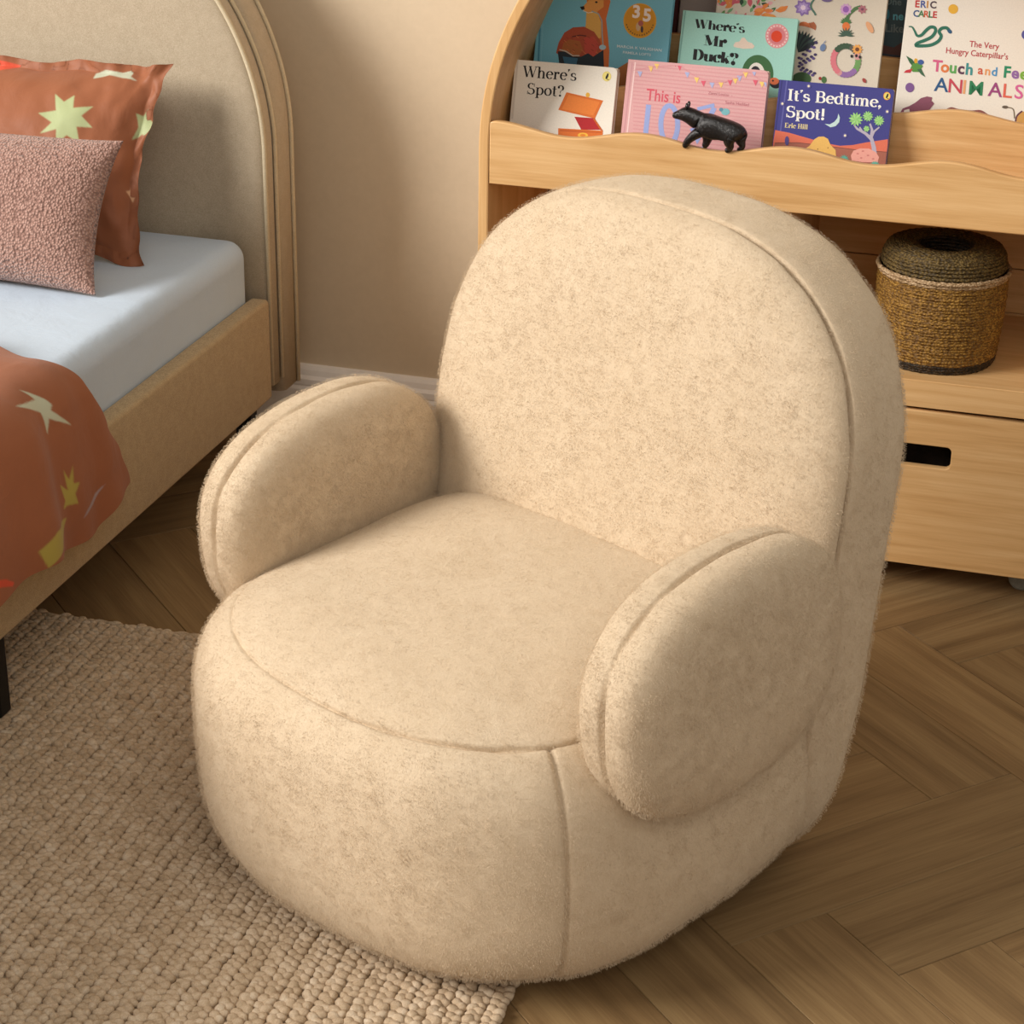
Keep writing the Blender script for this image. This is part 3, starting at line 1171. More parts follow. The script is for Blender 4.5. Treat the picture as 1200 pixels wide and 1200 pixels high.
class Art:
    """flat printed artwork on a cover; design coordinates (u, v) are mapped onto the cover by three corners"""

    def __init__(s, p0, p1, p2, w0, w1, w2, zoff=0.0002):
        (u0, v0), (u1, v1), (u2, v2) = p0, p1, p2
        a, b, c, d = u1 - u0, v1 - v0, u2 - u0, v2 - v0
        det = a * d - b * c
        s.p0, s.w0 = p0, w0
        e1 = (w1[0] - w0[0], w1[1] - w0[1])
        e2 = (w2[0] - w0[0], w2[1] - w0[1])
        s.m = ((e1[0] * d - e2[0] * b) / det, (e2[0] * a - e1[0] * c) / det, (e1[1] * d - e2[1] * b) / det, (e2[1] * a - e1[1] * c) / det)
        s.V, s.F, s.MI, s.mats = [], [], [], []
        s.z = zoff
        s.clipr = None

    def xy(s, u, v):
        du, dv = u - s.p0[0], v - s.p0[1]
        return s.w0[0] + s.m[0] * du + s.m[1] * dv, s.w0[1] + s.m[2] * du + s.m[3] * dv

    def mi(s, c):
        m = plain(c)
        if m not in s.mats: s.mats.append(m)
        return s.mats.index(m)

    def up(s):
        s.z += 0.000012

    def poly(s, pts, c, raw=False):
        if s.clipr:
            pts = [s.xy(*p) for p in pts] if not raw else pts
            raw = True
            x0, x1, y0, y1 = s.clipr
            pts = [Vector(p) for p in pts]
            for ax, lim, sg in ((0, x0, 1), (0, x1, -1), (1, y0, 1), (1, y1, -1)):
                out = []
                for i in range(len(pts)):
                    a, b = pts[i], pts[(i + 1) % len(pts)]
                    da, db = (a[ax] - lim) * sg, (b[ax] - lim) * sg
                    if da >= 0: out.append(a)
                    if (da > 0 > db) or (da < 0 < db): out.append(a + (b - a) * (da / (da - db)))
                pts = out
                if len(pts) < 3: return
        o = len(s.V)
        for p in pts:
            x, y = p if raw else s.xy(*p)
            s.V.append((x, y, s.z))
        s.F.append(tuple(range(o, o + len(pts))))
        s.MI.append(s.mi(c))
        s.up()

    def ell(s, u, v, ru, rv, c, rot=0, n=20, a0=0, a1=360):
        pts = []
        for k in range(n if a1 - a0 >= 360 else n + 1):
            a = radians(a0 + (a1 - a0) * k / n)
            x, y = ru * cos(a), -rv * sin(a)
            r = radians(rot)
            pts.append((u + x * cos(r) - y * sin(r), v + x * sin(r) + y * cos(r)))
        s.poly(pts, c)

    def stroke(s, pts, w, c, w_thin=None):
        """ribbon in design units; with w_thin the width follows direction like a broad nib"""
        P = [Vector(p) for p in pts]
        if len(P) < 2: return
        L, R = [], []
        for i, p in enumerate(P):
            d = (P[min(i + 1, len(P) - 1)] - P[max(i - 1, 0)])
            if d.length < 1e-6: d = Vector((1, 0))
            d.normalize()
            if isinstance(w, (list, tuple)): hw = w[i] / 2
            else: hw = w / 2 if w_thin is None else (w_thin + (w - w_thin) * abs(d.y) ** 1.4) / 2
            nn = Vector((-d.y, d.x)) * hw
            L.append(p + nn)
            R.append(p - nn)
        mi = s.mi(c)
        for i in range(len(P) - 1):
            s.poly([(q.x, q.y) for q in (L[i], L[i + 1], R[i + 1], R[i])], c)
            s.z -= 0.000012
        s.up()

    def leaf(s, u, v, l, w, ang, c):
        a = radians(ang)
        pts = []
        for k in range(9):
            t = k / 8
            pts.append((t * l, w / 2 * sin(pi * t)))
        for k in range(7, 0, -1):
            t = k / 8
            pts.append((t * l, -w / 2 * sin(pi * t)))
        s.poly([(u + x * cos(a) - y * sin(a), v + x * sin(a) + y * cos(a)) for x, y in pts], c)

    def text(s, txt, u, v, size, c, slope=0.0, bold=0.0, sx=1.0, shear=0.0, space=1.0):
        """sans text; (u, v) is the left end of the baseline, size the cap height in design units"""
        cu = bpy.data.curves.new('t', 'FONT')
        cu.body = txt
        cu.size = 1.0
        cu.offset = bold
        cu.space_character = space
        cu.resolution_u = 3
        ob = bpy.data.objects.new('t', cu)
        COL.objects.link(ob)
        dg = bpy.context.evaluated_depsgraph_get()
        dg.update()
        me = bpy.data.meshes.new_from_object(ob.evaluated_get(dg))
        k = size / 0.72
        mi = s.mi(c)
        o = len(s.V)
        ca, sa = cos(slope), sin(slope)
        for vv in me.vertices:
            x, y = vv.co.x * k * sx + vv.co.y * k * shear, vv.co.y * k
            uu, vw = u + x * ca + y * sa, v + x * sa - y * ca
            a, b = s.xy(uu, vw)
            s.V.append((a, b, s.z))
        x0, x1, y0, y1 = s.clipr or (-9, 9, -9, 9)
        for p in me.polygons:
            idx = [o + i for i in p.vertices]
            if all(x0 <= s.V[i][0] <= x1 and y0 <= s.V[i][1] <= y1 for i in idx):
                s.F.append(tuple(idx))
                s.MI.append(mi)
        bpy.data.objects.remove(ob)
        bpy.data.curves.remove(cu)
        bpy.data.meshes.remove(me)
        s.up()

    def serif(s, txt, u, v, size, c, slope=0.0, heavy=0.16, thin=0.045, sx=1.0, track=0.0):
        pen = 0.0
        ca, sa = cos(slope), sin(slope)
        for ch in txt:
            if ch == ' ':
                pen += 0.34 * sx
                continue
            adv, strokes = GLYPH[ch]
            for pts, mode in strokes:
                q = [((pen + x * sx) * size, -y * size) for x, y in pts]
                q = [(u + a * ca - b * sa, v + a * sa + b * ca) for a, b in q]
                if mode == 'a': s.stroke(q, heavy * size, c, thin * size)
                elif mode == 'H': s.stroke(q, heavy * size, c)
                elif mode == 'h': s.stroke(q, thin * size * 1.1, c)
                elif mode == 'dot':
                    r = heavy * 0.62 * size
                    s.ell(q[0][0], q[0][1], r, r, c, n=10)
                s.z -= 0.000012
            pen += adv * sx + track
        s.up()
        return pen * size

    def done(s, name, parent):
        me = mesh(s.V, s.F)
        me.polygons.foreach_set('material_index', s.MI)
        bm = bmesh.new()
        bm.from_mesh(me)
        bmesh.ops.triangulate(bm, faces=[f for f in bm.faces if len(f.verts) > 4], ngon_method='EAR_CLIP')
        for f in bm.faces:
            f.normal_update()
            if f.normal.z < 0: f.normal_flip()
        me2 = bpy.data.meshes.new('art')
        bm.to_mesh(me2)
        bm.free()
        return mkobj(name, me2, s.mats, parent)


def A(cx, cy, rx, ry, a0, a1, n=14):
    return [(cx + rx * cos(radians(a0 + (a1 - a0) * k / n)), cy + ry * sin(radians(a0 + (a1 - a0) * k / n))) for k in range(n + 1)]


XH = 0.66


def srf(x, y, w=0.15):
    return ([(x - w, y), (x + w, y)], 'h')


SC = A(.30, .75, .20, .21, 30, 250, 12)
GLYPH = {
    'W': (1.12, [([(.12, .96), (.36, .02)], 'H'), ([(.36, .02), (.58, .92)], 'h'), ([(.55, .96), (.79, .02)], 'H'), ([(.79, .02), (1.02, .96)], 'h'), srf(.12, .97, .13), srf(.56, .97, .12), srf(1.02, .97, .11)]),
    'h': (.68, [([(.16, 0), (.16, .99)], 'H'), ([(.02, .985), (.16, .985)], 'h'), (A(.35, .42, .17, .23, 170, 0), 'a'), ([(.52, .44), (.52, 0)], 'H'), srf(.16, .015, .13), srf(.52, .015, .13)]),
    'e': (.58, [([(.09, .36), (.52, .36)], 'h'), (A(.31, .33, .22, .32, 8, 320, 20), 'a')]),
    'r': (.50, [([(.16, 0), (.16, .64)], 'H'), ([(.03, .635), (.16, .635)], 'h'), (A(.34, .44, .15, .19, 170, 60), 'a'), ([(.40, .57)], 'dot'), srf(.16, .015, .14)]),
    "'": (.24, [([(.10, .98), (.12, .86)], 'H'), ([(.13, .9), (.06, .74)], 'h')]),
    ',': (.28, [([(.12, .06)], 'dot'), ([(.17, .04), (.06, -.18)], 'h')]),
    '!': (.34, [([(.15, .98), (.15, .30)], 'H'), ([(.15, .09)], 'dot')]),
    's': (.50, [(A(.24, .49, .14, .15, 40, 250, 10) + A(.25, .18, .17, .165, 70, -140, 12), 'a'), ([(.40, .62), (.40, .46)], 'h'), ([(.07, .02), (.07, .20)], 'h')]),
    'S': (.68, [(A(.32, .745, .21, .235, 40, 250, 12) + A(.33, .27, .24, .255, 75, -145, 14), 'a'), ([(.56, .98), (.56, .70)], 'h'), ([(.07, .0), (.07, .30)], 'h')]),
    'p': (.68, [([(.16, -.28), (.16, .64)], 'H'), ([(.03, .635), (.16, .635)], 'h'), (A(.35, .33, .23, .32, 150, -150, 20), 'a'), srf(.16, -.27, .14)]),
    'o': (.62, [(A(.31, .33, .23, .32, 0, 360, 24), 'a')]),
    't': (.42, [([(.18, .88), (.18, .15)], 'H'), (A(.29, .14, .11, .12, 180, 310, 8), 'a'), ([(.03, .635), (.36, .635)], 'h')]),
    '?': (.54, [(A(.26, .75, .19, .22, 160, -50, 14), 'a'), ([(.36, .58), (.24, .42), (.24, .28)], 'h'), ([(.10, .80)], 'dot'), ([(.24, .08)], 'dot')]),
    'M': (1.0, [([(.18, .96), (.18, 0)], 'h'), ([(.20, .96), (.50, .06)], 'H'), ([(.50, .06), (.80, .96)], 'h'), ([(.82, .96), (.82, 0)], 'H'), srf(.14, .965, .11), srf(.18, .015, .13), srf(.85, .965, .12), srf(.82, .015, .15)]),
    'D': (.82, [([(.20, 0), (.20, .97)], 'H'), ([(.05, .965), (.40, .965)], 'h'), ([(.05, .015), (.40, .015)], 'h'), (A(.38, .49, .32, .475, 90, -90, 18), 'a')]),
    'u': (.70, [([(.16, .64), (.16, .2)], 'H'), (A(.34, .2, .18, .19, 180, 350, 10), 'a'), ([(.54, .64), (.54, 0)], 'H'), ([(.02, .635), (.16, .635)], 'h'), ([(.42, .635), (.54, .635)], 'h'), ([(.54, .015), (.67, .015)], 'h')]),
    'c': (.54, [(A(.30, .33, .22, .32, 45, 318, 18), 'a'), ([(.44, .53)], 'dot')]),
    'k': (.68, [([(.16, 0), (.16, .99)], 'H'), ([(.02, .985), (.16, .985)], 'h'), ([(.20, .28), (.50, .63)], 'h'), ([(.32, .40), (.54, .02)], 'H'), srf(.16, .015, .13), srf(.50, .635, .11), srf(.55, .015, .12)]),
    'I': (.44, [([(.21, 0), (.21, .97)], 'H'), srf(.21, .965, .17), srf(.21, .015, .17)]),
    'B': (.76, [([(.19, 0), (.19, .97)], 'H'), ([(.04, .965), (.42, .965)], 'h'), ([(.2, .51), (.42, .51)], 'h'), ([(.04, .015), (.42, .015)], 'h'), (A(.42, .74, .19, .225, 90, -90, 12), 'a'), (A(.42, .26, .24, .25, 90, -90, 12), 'a')]),
    'd': (.68, [([(.50, 0), (.50, .99)], 'H'), ([(.36, .985), (.50, .985)], 'h'), (A(.30, .33, .22, .32, 30, 330, 20), 'a'), ([(.50, .015), (.64, .015)], 'h')]),
    'i': (.34, [([(.16, 0), (.16, .64)], 'H'), ([(.03, .635), (.16, .635)], 'h'), ([(.16, .87)], 'dot'), srf(.16, .015, .14)]),
    'm': (1.02, [([(.16, 0), (.16, .64)], 'H'), ([(.03, .635), (.16, .635)], 'h'), (A(.34, .42, .16, .23, 170, 0), 'a'), ([(.50, .44), (.50, 0)], 'H'), (A(.68, .42, .16, .23, 170, 0), 'a'), ([(.84, .44), (.84, 0)], 'H'), srf(.16, .015, .13), srf(.50, .015, .12), srf(.84, .015, .13)]),
    'E': (.72, [([(.19, 0), (.19, .97)], 'H'), ([(.04, .965), (.60, .965)], 'h'), ([(.2, .50), (.46, .50)], 'h'), ([(.04, .015), (.62, .015)], 'h'), ([(.60, .97), (.60, .76)], 'h'), ([(.62, .0), (.62, .24)], 'h')]),
    'H': (.86, [([(.19, 0), (.19, .97)], 'H'), ([(.65, 0), (.65, .97)], 'H'), ([(.19, .50), (.65, .50)], 'h'), srf(.19, .965, .15), srf(.19, .015, .15), srf(.65, .965, .15), srf(.65, .015, .15)]),
    'l': (.34, [([(.16, 0), (.16, .99)], 'H'), ([(.03, .985), (.16, .985)], 'h'), srf(.16, .015, .14)]),
}


def book(label, x, y, z, lean, w, h, th, cover, edge, roll=0.0, corner=0.008, board=False, group=None):
    """book leaning back on the case; local frame: X right, Y up the cover, Z out of the cover; origin bottom left"""
    t = thing('picture_book', label, 'book', (x, y, z), (pi / 2 - lean, 0, 0), group)
    if roll:
        t.rotation_euler = (Matrix.Rotation(pi / 2 - lean, 3, 'X') @ Matrix.Rotation(roll, 3, 'Z')).to_euler()
    cm = plain(cover, 0.4)

    def cov(z0, z1, name):
        bm = bmesh.new()
        pts = [(0, 0), (w - corner, 0)] + [(w - corner + corner * cos(a), corner - corner * cos(0) * 0 - corner * 0 + corner * (sin(a) - 0) - 0) for a in ()]
        out = [(0.001, 0)]
        for cx, cy, a0 in ((w - corner, corner, -90), (w - corner, h - corner, 0)):
            for k in range(7):
                a = radians(a0 + 90 * k / 6)
                out.append((cx + corner * cos(a), cy + corner * sin(a)))
        out += [(0.001, h)]
        n = len(out)
        vs = [bm.verts.new((px, py, z0)) for px, py in out] + [bm.verts.new((px, py, z1)) for px, py in out]
        bm.faces.new(vs[:n])
        bm.faces.new(vs[n:])
        for i in range(n):
            bm.faces.new((vs[i], vs[(i + 1) % n], vs[n + (i + 1) % n], vs[n + i]))
        bmesh.ops.recalc_face_normals(bm, faces=bm.faces)
        es = [e for e in bm.edges if abs(e.verts[0].co.z - e.verts[1].co.z) < 1e-6]
        bmesh.ops.bevel(bm, geom=es, offset=0.0004, segments=1, affect='EDGES')
        return mkobj(name, bm_mesh(bm), cm, t)
    cov(-0.002, 0, 'front_cover')
    cov(-th, -th + 0.002, 'back_cover')
    # rounded spine
    pr = [(0.0035 - 0.0035 * cos(a) * 1.0 - 0.002, -th / 2 + (th / 2) * sin(a)) for a in [radians(-90 + 180 * k / 8) for k in range(9)]]
    pr = [(-0.0025 * cos(radians(-90 + 180 * k / 8)) + 0.001, -th / 2 + (th / 2) * sin(radians(-90 + 180 * k / 8))) for k in range(9)]
    inner = [(px + 0.0018, pz * 0.92 - th * 0.04) for px, pz in reversed(pr)]
    ring = pr + inner
    v = [(px, 0.0, pz) for px, pz in ring] + [(px, h, pz) for px, pz in ring]
    n = len(ring)
    f = [(i, (i + 1) % n, n + (i + 1) % n, n + i) for i in range(n)] + [tuple(range(n)), tuple(range(2 * n - 1, n - 1, -1))]
    bm = bmesh.new()
    bm.from_mesh(mesh(v, f))
    mkobj('spine', bm_mesh(bm), cm, t)
    box('pages', 0.0035, w - (0.0008 if board else 0.004), 0.0015 if board else 0.004, h - (0.0008 if board else 0.004), -th + 0.0021, -0.0021, plain(edge, 0.8), t, 0)
    return t


LEAN = radians(17)
CREAM, INK = (232, 226, 212), (22, 20, 20)


def logo(a, u, v, r, ring=(232, 150, 40), inner=None):
    a.ell(u, v, r, r * 1.12, ring, n=20)
    a.ell(u, v, r * .82, r * .94, inner or (226, 208, 110), n=20)
    a.ell(u + r * .05, v + r * .05, r * .26, r * .60, INK, rot=25, n=12)
    a.ell(u + r * .22, v - r * .45, r * .22, r * .22, INK, n=10)
    a.leaf(u - r * .1, v + r * .55, r * .7, r * .2, 20, INK)


# --- white board book with an open chest
b = book('white board book with a black serif title and an open orange chest', -0.957, 3.318, 0.6700, LEAN, 0.180, 0.183, 0.020, (236, 230, 216), (222, 210, 186), corner=0.009, board=True)
a = Art((604, 70), (724, 80), (597, 140), (0, .1833), (.1795, .1833), (-.0007, .0825))
a.poly([(605.5, 71), (608, 71.3), (601.5, 140), (599, 140)], (214, 206, 192))
sl = 0.075
a.serif("Where's", 612.5, 90.5, 13.2, INK, sl, .165, .05, 1.15)
a.serif("Spot?", 617.5, 110.5, 13.0, INK, sl, .165, .05, 1.15)
logo(a, 711.5, 90, 5.2, (226, 210, 120), (236, 222, 130))
# chest: lid, inside, front
a.poly([(664.5, 108.5), (707.5, 118), (698, 139), (655, 129)], (214, 110, 34))
a.poly([(667, 111.5), (703.5, 119.6), (696, 135.5), (659, 128)], (228, 128, 48))
a.ell(689.5, 111.5, 2.4, 2.8, (232, 176, 60))
a.poly([(674, 137), (698, 138.5), (704.5, 152), (682, 152)], (176, 22, 30))
a.poly([(655, 150.5), (707.5, 153), (706, 176), (655, 172)], (214, 110, 34))
a.poly([(657, 152), (706, 154.5), (706, 156), (657, 154)], (196, 92, 24))
a.ell(684, 158.5, 6, 3, (238, 184, 60))
a.ell(684, 158.5, 3.4, 1.5, (222, 130, 40))
a.poly([(697.5, 138.5), (707.5, 153), (704.5, 152.5), (695.5, 139)], (196, 92, 24))
a.done('cover_print', b)

# --- pink book
b = book('pink striped board book with bunting and big blue letters, behind the toy bear', -0.7605, 3.318, 0.6700, LEAN, 0.240, 0.199, 0.022, (216, 166, 166), (226, 196, 186), corner=0.009, board=True)
a = Art((737, 69), (901, 85), (727, 155), (.0008, .2003), (.2397, .1968), (-.001, .0778))
a.clipr = (0.002, .238, .004, .195)
for k in range(26):
    v0 = 72 + k * 4.4
    a.stroke([(742, v0), (905, v0 + 15.5)], 1.5, (210, 152, 154))
    a.z -= 0.000012
a.up()
a.stroke([(741.5, 70), (729.5, 170)], 1.2, (206, 150, 156))
a.stroke([(745, 70), (733.5, 170)], 1.6, (240, 206, 204))
a.text('This is', 757, 117.5, 14, (206, 84, 100), sl + .02, .012, .82)
BLU = (150, 166, 216)
a.stroke([(760.5, 123), (757, 157)], 6, BLU)
a.stroke([(790 + 10 * cos(radians(x)) - 5, 146 - 22 * sin(radians(x))) for x in range(0, 361, 15)], 6, BLU)
a.stroke([(812, 150), (818, 166), (826, 150), (838, 126)], 6, BLU)
a.stroke([(822, 172), (824, 186)], 6, BLU)
a.stroke([(818, 128), (838, 123)], 4, BLU)
a.text('Zanni Louise  -', 830.5, 110.5, 3.4, (180, 100, 112), sl + .03, 0, 1.0)
a.text('Sasha Haddad', 850.5, 121.5, 3.6, (180, 100, 112), sl + .03, 0, 1.0)
for k, (u, v, c) in enumerate([(770, 78, 2), (792, 75, 1), (797, 79.5, 0), (806, 88, 3), (817, 94, 2), (825, 98, 0), (835, 100, 3), (845.5, 99.5, 2), (856, 97, 0), (862, 95, 2), (867, 92, 3), (874, 88, 2), (884, 86, 3), (885.5, 97, 0), (893, 99, 2), (898, 99.5, 3), (750, 87, 3), (763, 81, 2)]):
    cc = [(214, 92, 112), (214, 92, 112), (236, 200, 110), (170, 176, 214)][c]
    a.poly([(u - 3, v - 3), (u + 3, v - 2.6), (u + .3, v + 4)], cc)
a.stroke([(742, 83), (765, 79), (797, 77), (812, 88), (830, 96), (850, 97), (866, 91), (876, 84), (888, 92), (900, 98)], .5, (214, 140, 150))
a.ell(851, 131, 5, 4, (120, 180, 186))
a.ell(846, 128.5, 2.4, 2.2, (90, 140, 160))
a.done('cover_print', b)

# --- night book
NAVY = (62, 62, 132)
b = book('dark blue board book with a night desert, crescent moon and palm tree', -0.501, 3.318, 0.6700, LEAN, 0.190, 0.186, 0.020, NAVY, (206, 196, 180), corner=0.006, board=True)
a = Art((914, 94), (1048, 105), (905, 172), (0, .1859), (.1895, .1861), (-.0005, .0766))
a.clipr = (0.0005, .1893, .002, .185)
a.stroke([(916.5, 94), (903, 200)], .8, (40, 40, 100))
a.stroke([(922.5, 94), (909, 200)], 1.6, (92, 92, 160))
SR = (214, 110, 84)
a.poly([(908.5, 153), (925, 156), (950, 163), (968, 168), (985, 171), (1000, 170), (1015, 167), (1041, 163), (1040, 215), (900, 205)], SR)
a.poly([(908, 168), (935, 167.5), (975, 172), (1000, 175), (1041, 178), (1040, 215), (900, 205)], (160, 96, 78))
a.stroke([(908, 168), (935, 167.5), (975, 172), (1000, 175), (1041, 178)], .6, (96, 50, 44))
a.serif("It's Bedtime,", 922.5, 117.8, 13.2, (240, 238, 230), sl, .22, .065, 1.28)
a.serif("Spot!", 920.8, 137.5, 13.2, (240, 238, 230), sl, .22, .065, 1.30)
a.serif("Eric Hill", 919.5, 149.8, 5.6, (222, 206, 150), sl, .22, .08, 1.14)
logo(a, 1039.5, 113, 4.2)
moon = [(982.5 + 9.0 * cos(radians(t)) - 4, 140.5 + 9.5 * sin(radians(t))) for t in range(-62, 160, 12)]
moon2 = [(975.5 + 8.4 * cos(radians(t)) - 3, 136.5 + 9.2 * sin(radians(t))) for t in range(150, -52, -12)]
a.poly([(983, 133.5), (984.8, 138), (984, 143.5), (980, 148), (974, 149.5), (967, 145.5), (973, 146), (978.5, 143), (982, 138.5)], (190, 216, 214))
TR = (176, 168, 184)
a.stroke([(1027, 190), (1024.5, 172), (1022, 163), (1015, 156.5), (1005, 151), (1001, 146)], [6, 5, 4.4, 3.4, 2.6, 1.6], TR)
a.stroke([(1021.5, 162), (1022.5, 152), (1020, 145)], [4, 3, 2], TR)
a.stroke([(1022, 160), (1025, 154), (1031, 149)], [3, 2.4, 1.6], TR)
a.stroke([(1011, 154), (1008, 149)], [2.4, 1.6], TR)
for cu_, cv_, rr in ((1003.5, 140, 8.5), (1017.5, 136.5, 6.5), (1030.5, 141.5, 6.5), (1016, 151, 4)):
    for k in range(12):
        a.leaf(cu_, cv_, rr, rr * .34, k * 30 + 10, (134, 190, 110) if k % 2 else (160, 210, 132))
        a.z -= 0.00001
    a.up()
a.poly([(943, 175.5), (949, 171.5), (955, 163.5), (960, 160.5), (966, 160.2), (971, 163), (974, 170), (980, 176), (980.5, 183), (975, 187), (960, 186), (943, 180)], (226, 180, 96))
for u, v in ((959, 175), (971, 173.5)): a.ell(u, v, .7, .7, (120, 80, 40), n=8)
a.poly([(998, 182), (1001, 176.5), (1009, 173.8), (1019, 174), (1027, 178), (1031, 184), (1029, 190), (1012, 190), (999, 188)], (226, 160, 146))
for u, v in ((1006, 180), (1012, 177), (1018, 182), (1024, 186), (1010, 185)): a.ell(u, v, 1.6, 1, (200, 124, 116), n=10)
for u, v, n_ in ((990, 187, 7), (1026, 194, 9)):
    for k in range(n_):
        a.leaf(u, v, 6, 1.5, -170 + k * (160 / (n_ - 1)), (90, 170, 150))
        a.z -= 0.00001
    a.up()
a.ell(922.5, 165.5, 2.5, 5.5, (82, 70, 130))
a.poly([(917, 175), (921, 173), (927, 175), (926, 178), (917, 178)], (226, 180, 96))
for u, v in ((948, 101.5), (991, 159), (1040, 131), (917, 122)):
    a.ell(u, v, 2.6, 2.6, (96, 92, 150))
    a.ell(u, v, 1.3, 1.3, (236, 226, 190))
a.done('cover_print', b)

# --- large blue book
b = book('large sky blue picture book with a painted orange dog and gold round badge', -0.9475, 3.418, 0.7052, LEAN, 0.2365, 0.285, 0.014, (116, 184, 202), (226, 220, 204), corner=0.002)
a = Art((631, 0), (788, 0), (627, 70), (-.0017, .2312), (.2345, .2484), (.0024, .1294))
a.clipr = (0.002, .2355, .004, .283)
a.stroke([(636, -30), (629, 110)], 2.2, (76, 142, 166))
a.stroke([(639, -30), (632.5, 110)], 1.2, (130, 190, 206))
OR, BR = (206, 108, 48), (170, 74, 44)
# seated dog, bushy tail, rounded brown companion
a.poly([(686, -14), (712, -16), (716, 2), (711, 22), (713, 40), (715, 60), (714, 84), (700, 84), (688, 60), (686, 34), (690, 14)], OR)
a.poly([(688, 10), (700, 12), (705, 26), (705, 44), (696, 46), (687, 32)], (222, 170, 84))
a.poly([(683, 8.5), (690, 1), (696, -6), (708, -6), (708, 8), (700, 14), (692, 15), (685, 12.5)], (224, 156, 78))
a.poly([(680, 8), (685, 7), (686, 10.5), (682.5, 11.8)], INK)
a.ell(699.5, 2.5, 1.6, 1.2, INK, n=10)
a.stroke([(684, 12.5), (690, 15), (696, 14)], .7, (236, 226, 210))
a.stroke([(694, 13), (702, 16), (706, 24), (706.5, 40), (707.5, 52)], 1.3, (150, 170, 170))
a.poly([(652, 62), (655, 50), (662, 38), (672, 32), (685, 31), (697, 37), (704, 47), (706, 56), (700, 68), (686, 70), (668, 68), (656, 64)], BR)
a.poly([(658, 60), (661, 50), (668, 46), (680, 48), (684, 58), (678, 66), (664, 66)], (168, 96, 44))
a.poly([(685, 44), (697, 42), (703, 52), (698, 66), (690, 72), (686, 62)], (190, 72, 54))
a.stroke([(671, 43), (680, 41), (688, 42)], 1.4, (96, 40, 28))
for k in range(26):
    uu, vv = 658 + random.random() * 42, 40 + random.random() * 26
    a.stroke([(uu, vv), (uu + 3, vv + 2.2)], .7, random.choice([(206, 116, 64), (140, 58, 36), (190, 90, 50)]))
    a.z -= 0.00001
a.up()
a.poly([(654, 60), (662, 60), (672, 66), (682, 66), (690, 62), (696, 66), (708, 58), (709, 84), (657, 84)], (28, 40, 48))
a.poly([(660, 66), (678, 68), (676, 76), (662, 74)], (52, 100, 124))
a.stroke([(656, 58), (664, 60), (672, 65), (680, 65)], 1.4, (196, 180, 160))
a.ell(707, 55, 4, 3, (170, 200, 210))
a.poly([(716, 90), (724, 80), (737, 72), (748, 70), (745, 110), (720, 120)], (176, 108, 52))
a.ell(750.5, 24, 19.2, 20.2, (222, 160, 40), n=36)
a.ell(750.5, 24, 17.8, 18.8, (212, 146, 28), n=36)
a.text('3', 741, 20, 14.5, (240, 226, 216), .06, .035)
a.text('5', 753.5, 24, 14.5, (240, 226, 216), .06, .035)
a.ell(748.5, 31, 2.6, 5, (206, 170, 130), n=12)
a.ell(751.5, 27, 3, 3.4, (176, 92, 80), n=12)
a.ell(753, 34, 1.6, 4, (60, 50, 60), n=10)
for k in range(15):
    t = radians(18 + k * 10.4)
    a.ell(750.5 + 16 * cos(t), 24 + 16.8 * sin(t), .8, 1.0, (96, 70, 30), n=6)
    a.z -= 0.00001
a.up()
a.text('MARCIA K VAUGHAN', 723.5, 55, 3.3, (226, 236, 236), .09, .012, 1.18)
a.text('PAMELA LOFTS', 730.5, 62, 3.0, (226, 236, 236), .09, .012, 1.18)
a.done('cover_print', b)

# --- teal book
TEAL = (160, 212, 198)
b = book('mint green picture book with heavy black title, cloud and red dot badge', -0.6925, 3.418, 0.7052, LEAN, 0.199, 0.233, 0.015, TEAL, (226, 216, 190), corner=0.002)
a = Art((801, 11), (935, 23), (794, 70), (.0004, .2342), (.1981, .2318), (-.0008, .1493))
a.clipr = (0.001, .198, .004, .232)
a.stroke([(803.5, 10), (791, 110)], 1.8, (122, 170, 160))
a.serif("Where's", 814.0, 32.5, 10.6, INK, sl + .03, .30, .035, 1.33)
a.serif("Mr", 824.0, 52.5, 12.2, INK, sl + .03, .34, .035, 1.5)
a.serif("Duck?", 811.0, 69.6, 12.8, INK, sl + .03, .34, .035, 1.28)
a.poly([(860, 53), (862, 49.5), (867, 48.5), (870, 44.2), (873, 43.8), (876.5, 48.5), (882, 50.5), (885, 54), (883, 56.5), (872, 57), (861, 55)], (226, 206, 188))
a.ell(911, 42, 13.6, 14.2, (222, 150, 152), n=32)
a.ell(911, 42, 9.5, 10, (208, 122, 128), n=28)
a.ell(910.5, 42.4, 6.4, 6.7, (216, 62, 22), n=24)
for k in range(20):
    t = radians(k * 18)
    a.ell(911 + 11.4 * cos(t), 42 + 12 * sin(t), .9, .9, (244, 220, 216), n=6)
    a.z -= 0.00001
a.up()
a.ell(888.5, 86, 18.5, 22, (56, 104, 58), n=36)
a.ell(887, 87, 10, 14, (230, 226, 214), n=24)
a.ell(886, 86, 6.2, 9, (34, 30, 40), n=20)
a.ell(910, 97.5, 7, 5.5, (34, 30, 40), n=20)
a.ell(908, 94.5, 5.6, 4.2, (206, 104, 62), n=20)
a.ell(906.5, 94, 1.2, 1.2, INK, n=8)
a.done('cover_print', b)

